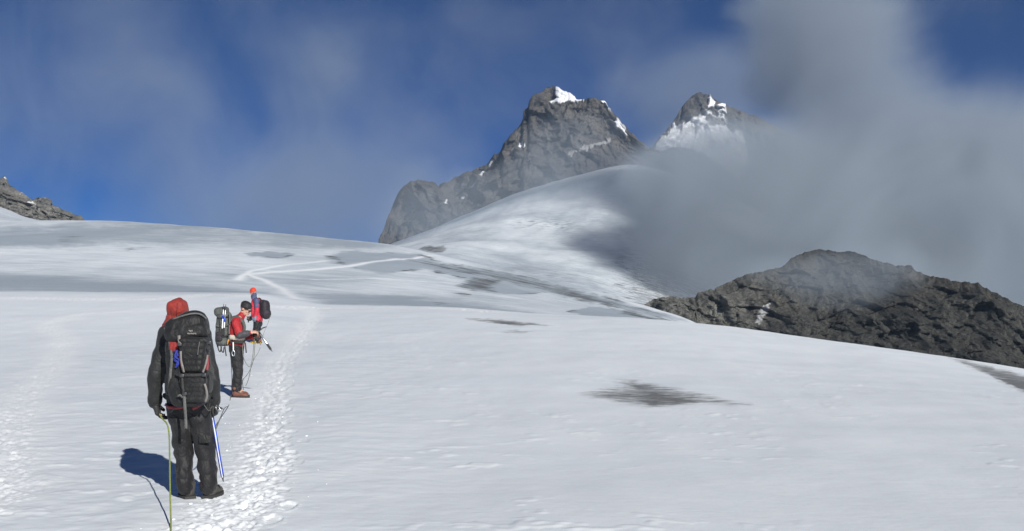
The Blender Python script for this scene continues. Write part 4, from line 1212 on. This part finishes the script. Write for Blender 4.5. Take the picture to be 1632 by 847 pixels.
# ---------------------------------------------------------------- grey rucksack on the second climber
bp = thing('backpack', B(356, 552), 'grey backpack with silver poles strapped to it on the red-jacketed climber', 'backpack')
lean = rot_ax(R(4), (0, 1, 0))
skin('main_bag', [rbox(B(356.5, 523), (.125, .165, .31), lean, .42), rbox(B(356, 540), (.12, .16, .13), lean, .5)], PACKG, bp, .011, 4, .010, .09, seed=8)
skin('lid', [rbox(B(353.5, 496), (.125, .16, .085), rot_ax(R(-10), (0, 1, 0)), .6)], PACKG, bp, .011, 4, .008, .09, seed=3)
skin('side_pocket', [rbox(B(349, 536, -.16), (.065, .04, .09), None, .5)], PACKD, bp, .011, 3, .006, .07)
for pts, w, m_ in (([(345, 503), (349, 506), (356, 506), (364, 503)], .022, WEB_B), ([(344, 518), (350, 520), (358, 519), (366, 516)], .022, WEB_G), ([(344, 534), (352, 536), (360, 535), (367, 532)], .022, WEB_B),
                   ([(366, 497), (366, 512), (365, 528), (366, 544)], .026, WEB_G), ([(350, 507), (350.5, 520), (349, 535)], .02, WEB_B)):
    plain('strap', [ribbon([B(*p, -.185) for p in pts], w, .006, FC)], m_, bp)
for pts in ([(347, 547), (348, 556), (351, 560), (353, 552)], [(352, 549), (353, 558), (356, 561), (357, 553)], [(358, 548), (359, 556), (360.5, 567)], [(345, 545), (347, 553)]):
    plain('dangling_strap', [ribbon([B(p[0], p[1], -.17) for p in pts], .020, .006, FC)], WEB_B, bp)
for dy in (-.14, .14):
    plain('shoulder_strap', [ribbon([B(366, 512, dy), B(372, 505.5, dy * .95), B(379, 505.5, dy * .95), B(388, 514, dy * .9), B(388, 527, dy), B(372, 538, dy * 1.45)], .055, .014, (.2, 0, 1) if 0 else (0, dy * 6, .6))], PACKG, bp)
plain('hip_belt', [ribbon([B(364, 536.5, -.10), B(367, 537, -.185), B(373, 537.5, -.215), B(380, 538.5, -.20), B(386, 539, -.15), B(390.5, 539, -.02), B(389, 539, .1), B(380, 538, .21), B(367, 537, .19)], .085, .016, (0, -1, .02))], CREAM, bp)
plain('belt_toggle', [cap(B(364, 541, -.21), .012, B(362.5, 548, -.21), .010, Yx, 8, 2)], hard('orange_toggle', (.6, .25, .03), .5), bp)
for k, (x0, y0, x1, y1, lab) in enumerate(((356.5, 484, 353.5, 534, 'silver trekking pole strapped upright on the grey backpack, left of the pair'), (359.8, 485, 356.5, 533, 'silver trekking pole strapped upright on the grey backpack, right of the pair'))):
    dy = -.205
    q0, q1 = B(x0, y0, dy), B(x1, y1, dy)
    t = thing('trekking_pole', q1, lab, 'trekking pole', 'trekking poles strapped to the grey backpack')
    a = nrm(q1 - q0)
    plain('shaft', [cap(q0 + a * .10, .0085, q1 - a * .12, .0095, Yx, 8, 2)], STEEL, t)
    plain('upper_shaft', [cap(q1 - a * .30, .0115, q1 - a * .10, .0115, Yx, 8, 2)], WHITE, t)
    plain('lower_shaft', [cap(q0, .006, q0 + a * .11, .008, Yx, 8, 2)], DSTEEL, t)
    plain('clamp', [cap(q0 + a * (.20 + .05 * k), .014, q0 + a * (.27 + .05 * k), .014, Yx, 8, 2)], BLUE, t)
    plain('grip', [cap(q1 - a * .12, .014, q1, .018, Yx, 8, 3)], SOLE, t)
ice_axe('ice_axe', B(411.5, 527.5, -.08), B(434, 560, -.14), (1, -.1, .55), 'ice axe with pale shaft held low by the red-jacketed climber', STEEL, None, .30, .017, SOLE)
# coil of cord and hardware in the second climber's hands
cc = tag(plain('rope_coil', [tube([B(404, 531, -.06), B(409, 526, -.08), B(414, 530, -.06), B(415, 538, -.04), B(410, 541, -.05), B(405, 537, -.06), B(404, 531, -.06)], .016, 6), tube([B(405, 533, -.1), B(411, 529, -.12), B(416, 534, -.08), B(412, 541, -.08), B(406, 538, -.1)], .014, 6)], GLOVEB, None), 'small dark coil held in the hands of the red-jacketed climber', 'rope coil')

# ================================================================== THIRD CLIMBER (farthest)
DC = 33.0
rc = at(410, 549, DC); zC = ground_z(rc[0], rc[1]); dzC = zC - rc[2]
def Cc(px, py, dy=0.0): return at(px, py, DC + dy) + np.array((0, 0, dzC))
pc = thing('person', (rc[0], rc[1], zC), 'person in orange beanie and red and blue jacket, farthest of the three', 'person')
fw = nrm((-.86, .5, 0)); lt_ = np.cross((0, 0, 1), fw)     # lt_: the climber's left, towards the camera
def CL(px, py, l=0.0): return Cc(px, py) + lt_ * l * np.array((.4, 1, 1))
J = dict(pelvis=CL(411, 514), waist=CL(409, 505), chest=CL(407.5, 489), neck=CL(406.5, 478), head=CL(404.5, 472), shL=CL(413, 482, .19), shR=CL(408, 482, -.19),
         elL=CL(415, 496, .26), wrL=CL(411.5, 506, .24), elR=CL(404, 497, -.22), wrR=CL(400, 507, -.08), hipL=CL(411, 516, .09), hipR=CL(411, 516, -.09), knL=CL(409, 530, .11), knR=CL(408, 531, -.09),
         anL=CL(413, 543, .12), anR=CL(407, 543, -.10), toeL=CL(406, 548, .13), toeR=CL(400, 548, -.1))
hp, HL, HM = head_prims(CL(403.3, 467.5), (-.9, .35, -.3), (-.2, 0, 1), 1.08)
bdy = skin('body', body_prims(J, .82) + hp + hand(J['wrL'], (-.3, -.1, -1), fw * .2 - lt_, .8, -1, 1.1) + hand(J['wrR'], (-.6, -.2, -.7), lt_, .8, 1, 1.1), SKIN, pc, .0085, 2)
for sg in (-1, 1):
    plain('eye', [ell(HL(sg * .031, .088, .002), (.012, .012, .010), HM, (1, 1), 8, 6)], WHITE, bdy)
skin('beanie', [ell(HL(0, -.016, .050), (.098, .114, .096), HM), cap(HL(-.046, -.014, .018), (.05, .098), HL(.046, -.014, .018), (.05, .098), HM[:, 2])], ORANGE, pc, .010, 3, .003, .05)
skin('neck_gaiter', [cap(CL(404.2, 474.5), .092, CL(406, 479), .105, lt_), cap(CL(404.3, 471.5) - fw * .035, .080, CL(404.5, 475), .092, lt_)], BLUEJ, pc, .011, 3, .003, .05)
jk = [cap(CL(411, 512), (.185, .15), CL(409, 505), (.19, .155), lt_), cap(CL(409, 505), (.19, .155), CL(407.5, 489), (.215, .16), lt_), cap(CL(407.5, 489), (.19, .14), CL(406.5, 480), (.13, .10), lt_), cap(CL(406.5, 480), .09, J['shL'], .09, lt_), cap(CL(406.5, 480), .09, J['shR'], .09, lt_)]
for s in 'LR':
    jk += [cap(J['sh' + s], .085, J['el' + s], .074, lt_), cap(J['el' + s], .073, J['wr' + s], .06, lt_)]
jo = skin('jacket', jk, REDC, pc, .013, 4, .012, .10, seed=2.5)
skin('sleeve_panel', [cap(J['shL'] + (0, -.012, .01), .092, J['shL'] * .35 + J['elL'] * .65 + (0, -.012, .0), .080, lt_), cap(CL(408.5, 480, .1), .07, J['shL'] + (0, 0, .015), .086, lt_)], BLUEJ, jo, .012, 3, .008, .08)
tr = [cap(CL(411, 512), (.17, .14), CL(411, 518), (.17, .14), lt_)]
for s in 'LR':
    tr += [cap(J['hip' + s], (.10, .12), J['kn' + s], (.085, .09), lt_), cap(J['kn' + s], (.085, .09), J['an' + s], (.080, .085), lt_)]
skin('trousers', tr, TROUS, pc, .012, 4, .012, .09, (1, 1, .8), 6.1)
for h, t, l in (((419.5, 548), (405.5, 548), .13), ((412.5, 548), (398, 548), -.10)):
    hw, tw = CL(*h, l), CL(*t, l)
    boot(pc, (hw[0], hw[1]), (tw[0], tw[1] + .05), ground_z(hw[0] - .12, hw[1]) + .018, BOOTB, SOLE, LACE, .16, .058, YELL)
for s, dirn, pal, sd_ in (('L', (-.3, -.1, -1), fw * .2 - lt_, -1), ('R', (-.6, -.2, -.7), lt_, 1)):
    w = J['wr' + s]
    skin('glove', hand(w + nrm(dirn) * .01, dirn, pal, .8, sd_, 1.6, 1.25) + [cap(w - nrm(dirn) * .03, .062, w + nrm(dirn) * .03, .05, lt_)], GLOVEG if s == 'L' else GLOVEB, pc, .008, 3)
cp = thing('backpack', CL(422, 511), 'small dark rounded backpack on the farthest climber', 'backpack')
bk = -fw
skin('main_bag', [rbox(CL(421, 494) + bk * .02, (.16, .15, .29), rot_z(math.atan2(lt_[1], lt_[0])) @ rot_ax(R(0), (1, 0, 0)), .6), ell(CL(423.5, 502) + bk * .02, (.16, .16, .19))], PACKD, cp, .012, 4, .010, .10, seed=4)
skin('lid', [ell(CL(418.5, 484) + bk * .01, (.14, .13, .10))], PACKD, cp, .012, 3, .006, .09)
for l in (-.13, .13):
    plain('shoulder_strap', [ribbon([CL(416, 484, l), CL(411.5, 477.5, l), CL(406, 480, l), CL(402.5, 490, l), CL(405, 503, l)], .055, .014, lt_ * (6 * l) + np.array((0, 0, .6)))], WEB_B, cp)
plain('strap', [ribbon([CL(427, 484), CL(430, 494), CL(431, 506)], .022, .006, bk), ribbon([CL(427, 500, .16), CL(430.5, 502, 0)], .022, .006, bk)], WEB_G, cp)
ice_axe('ice_axe', CL(396, 510.5, .05), CL(416, 512.5, .27), (-.2, -.2, 1), 'thin ice axe held level by the farthest climber', DSTEEL, None, .28, .012)

# ================================================================== ROPES
def rope(name, pts, r, mat, label, n=10):
    return tag(plain(name, [tube(pts, r, 7, n)], mat, None), label, 'rope')
G = lambda x, y: np.array((x, y, ground_z(x, y) + .008))
rope('climbing_rope', [A(251, 652, .08), A(254, 660, .02), A(259, 668, -.05), A(266, 676, -.14), A(269.5, 692, -.24), A(270.5, 730, -.5), A(271, 775, -.78), A(272, 815, -1.02), A(272.5, 843, -1.22), G(-2.63, 7.72), G(-2.52, 7.2), G(-2.1, 5.9), G(-1.3, 4.2), np.array((-.5, 2.2, .01)), np.array((-.1, .9, .02)), np.array((-.05, .1, .02))], .0068, ROPEG,
     'yellow-green rope falling from the left glove of the nearest climber')
rope('climbing_rope', [A(318, 650, .19), A(331, 668, .30), A(338, 684, .55), at(343, 686, 10.2), at(350, 669, 11.8), at(358, 651, 14.2), G(*at(364.5, 637.5, 17.2)[:2]), G(*at(367, 631, 18.2)[:2]), B(368.8, 626, .0), B(369.6, 600, .0), B(368.2, 575, .0), B(366, 556, -.02), B(367, 546, -.1)], .0065, ROPEK,
     'grey rope running from the nearest climber to the boots of the red-jacketed one')
rope('climbing_rope', [B(388, 546, -.17), B(386.5, 556, -.2), B(388.5, 570, -.2), B(393, 580, -.2), B(398, 584, -.2), B(401.5, 575, -.18), B(403.5, 560, -.14), B(404.5, 545, -.1), B(406, 537, -.08)], .0065, ROPEK,
     'loop of grey rope hanging between waist and hands of the red-jacketed climber')
q0, q1 = B(384, 608, .35), Cc(415, 546, -.4)
lead = [G(q0[0] + (q1[0] - q0[0]) * t + .03 * math.sin(9 * t), q0[1] + (q1[1] - q0[1]) * t) for t in np.linspace(.06, .98, 12)]
rope('climbing_rope', [B(407, 538, -.05), B(406, 553, .0), B(404.5, 570, .05), B(400, 586, .12), B(393, 598, .2), B(387, 606, .3)] + lead + [Cc(420, 534, -.2), Cc(427, 517, -.15), Cc(431, 504, -.1)], .006, ROPEK,
     'slack grey rope leading from the red-jacketed climber up to the farthest climber')
for o in bpy.data.objects:
    if '_w' in o: del o['_w']
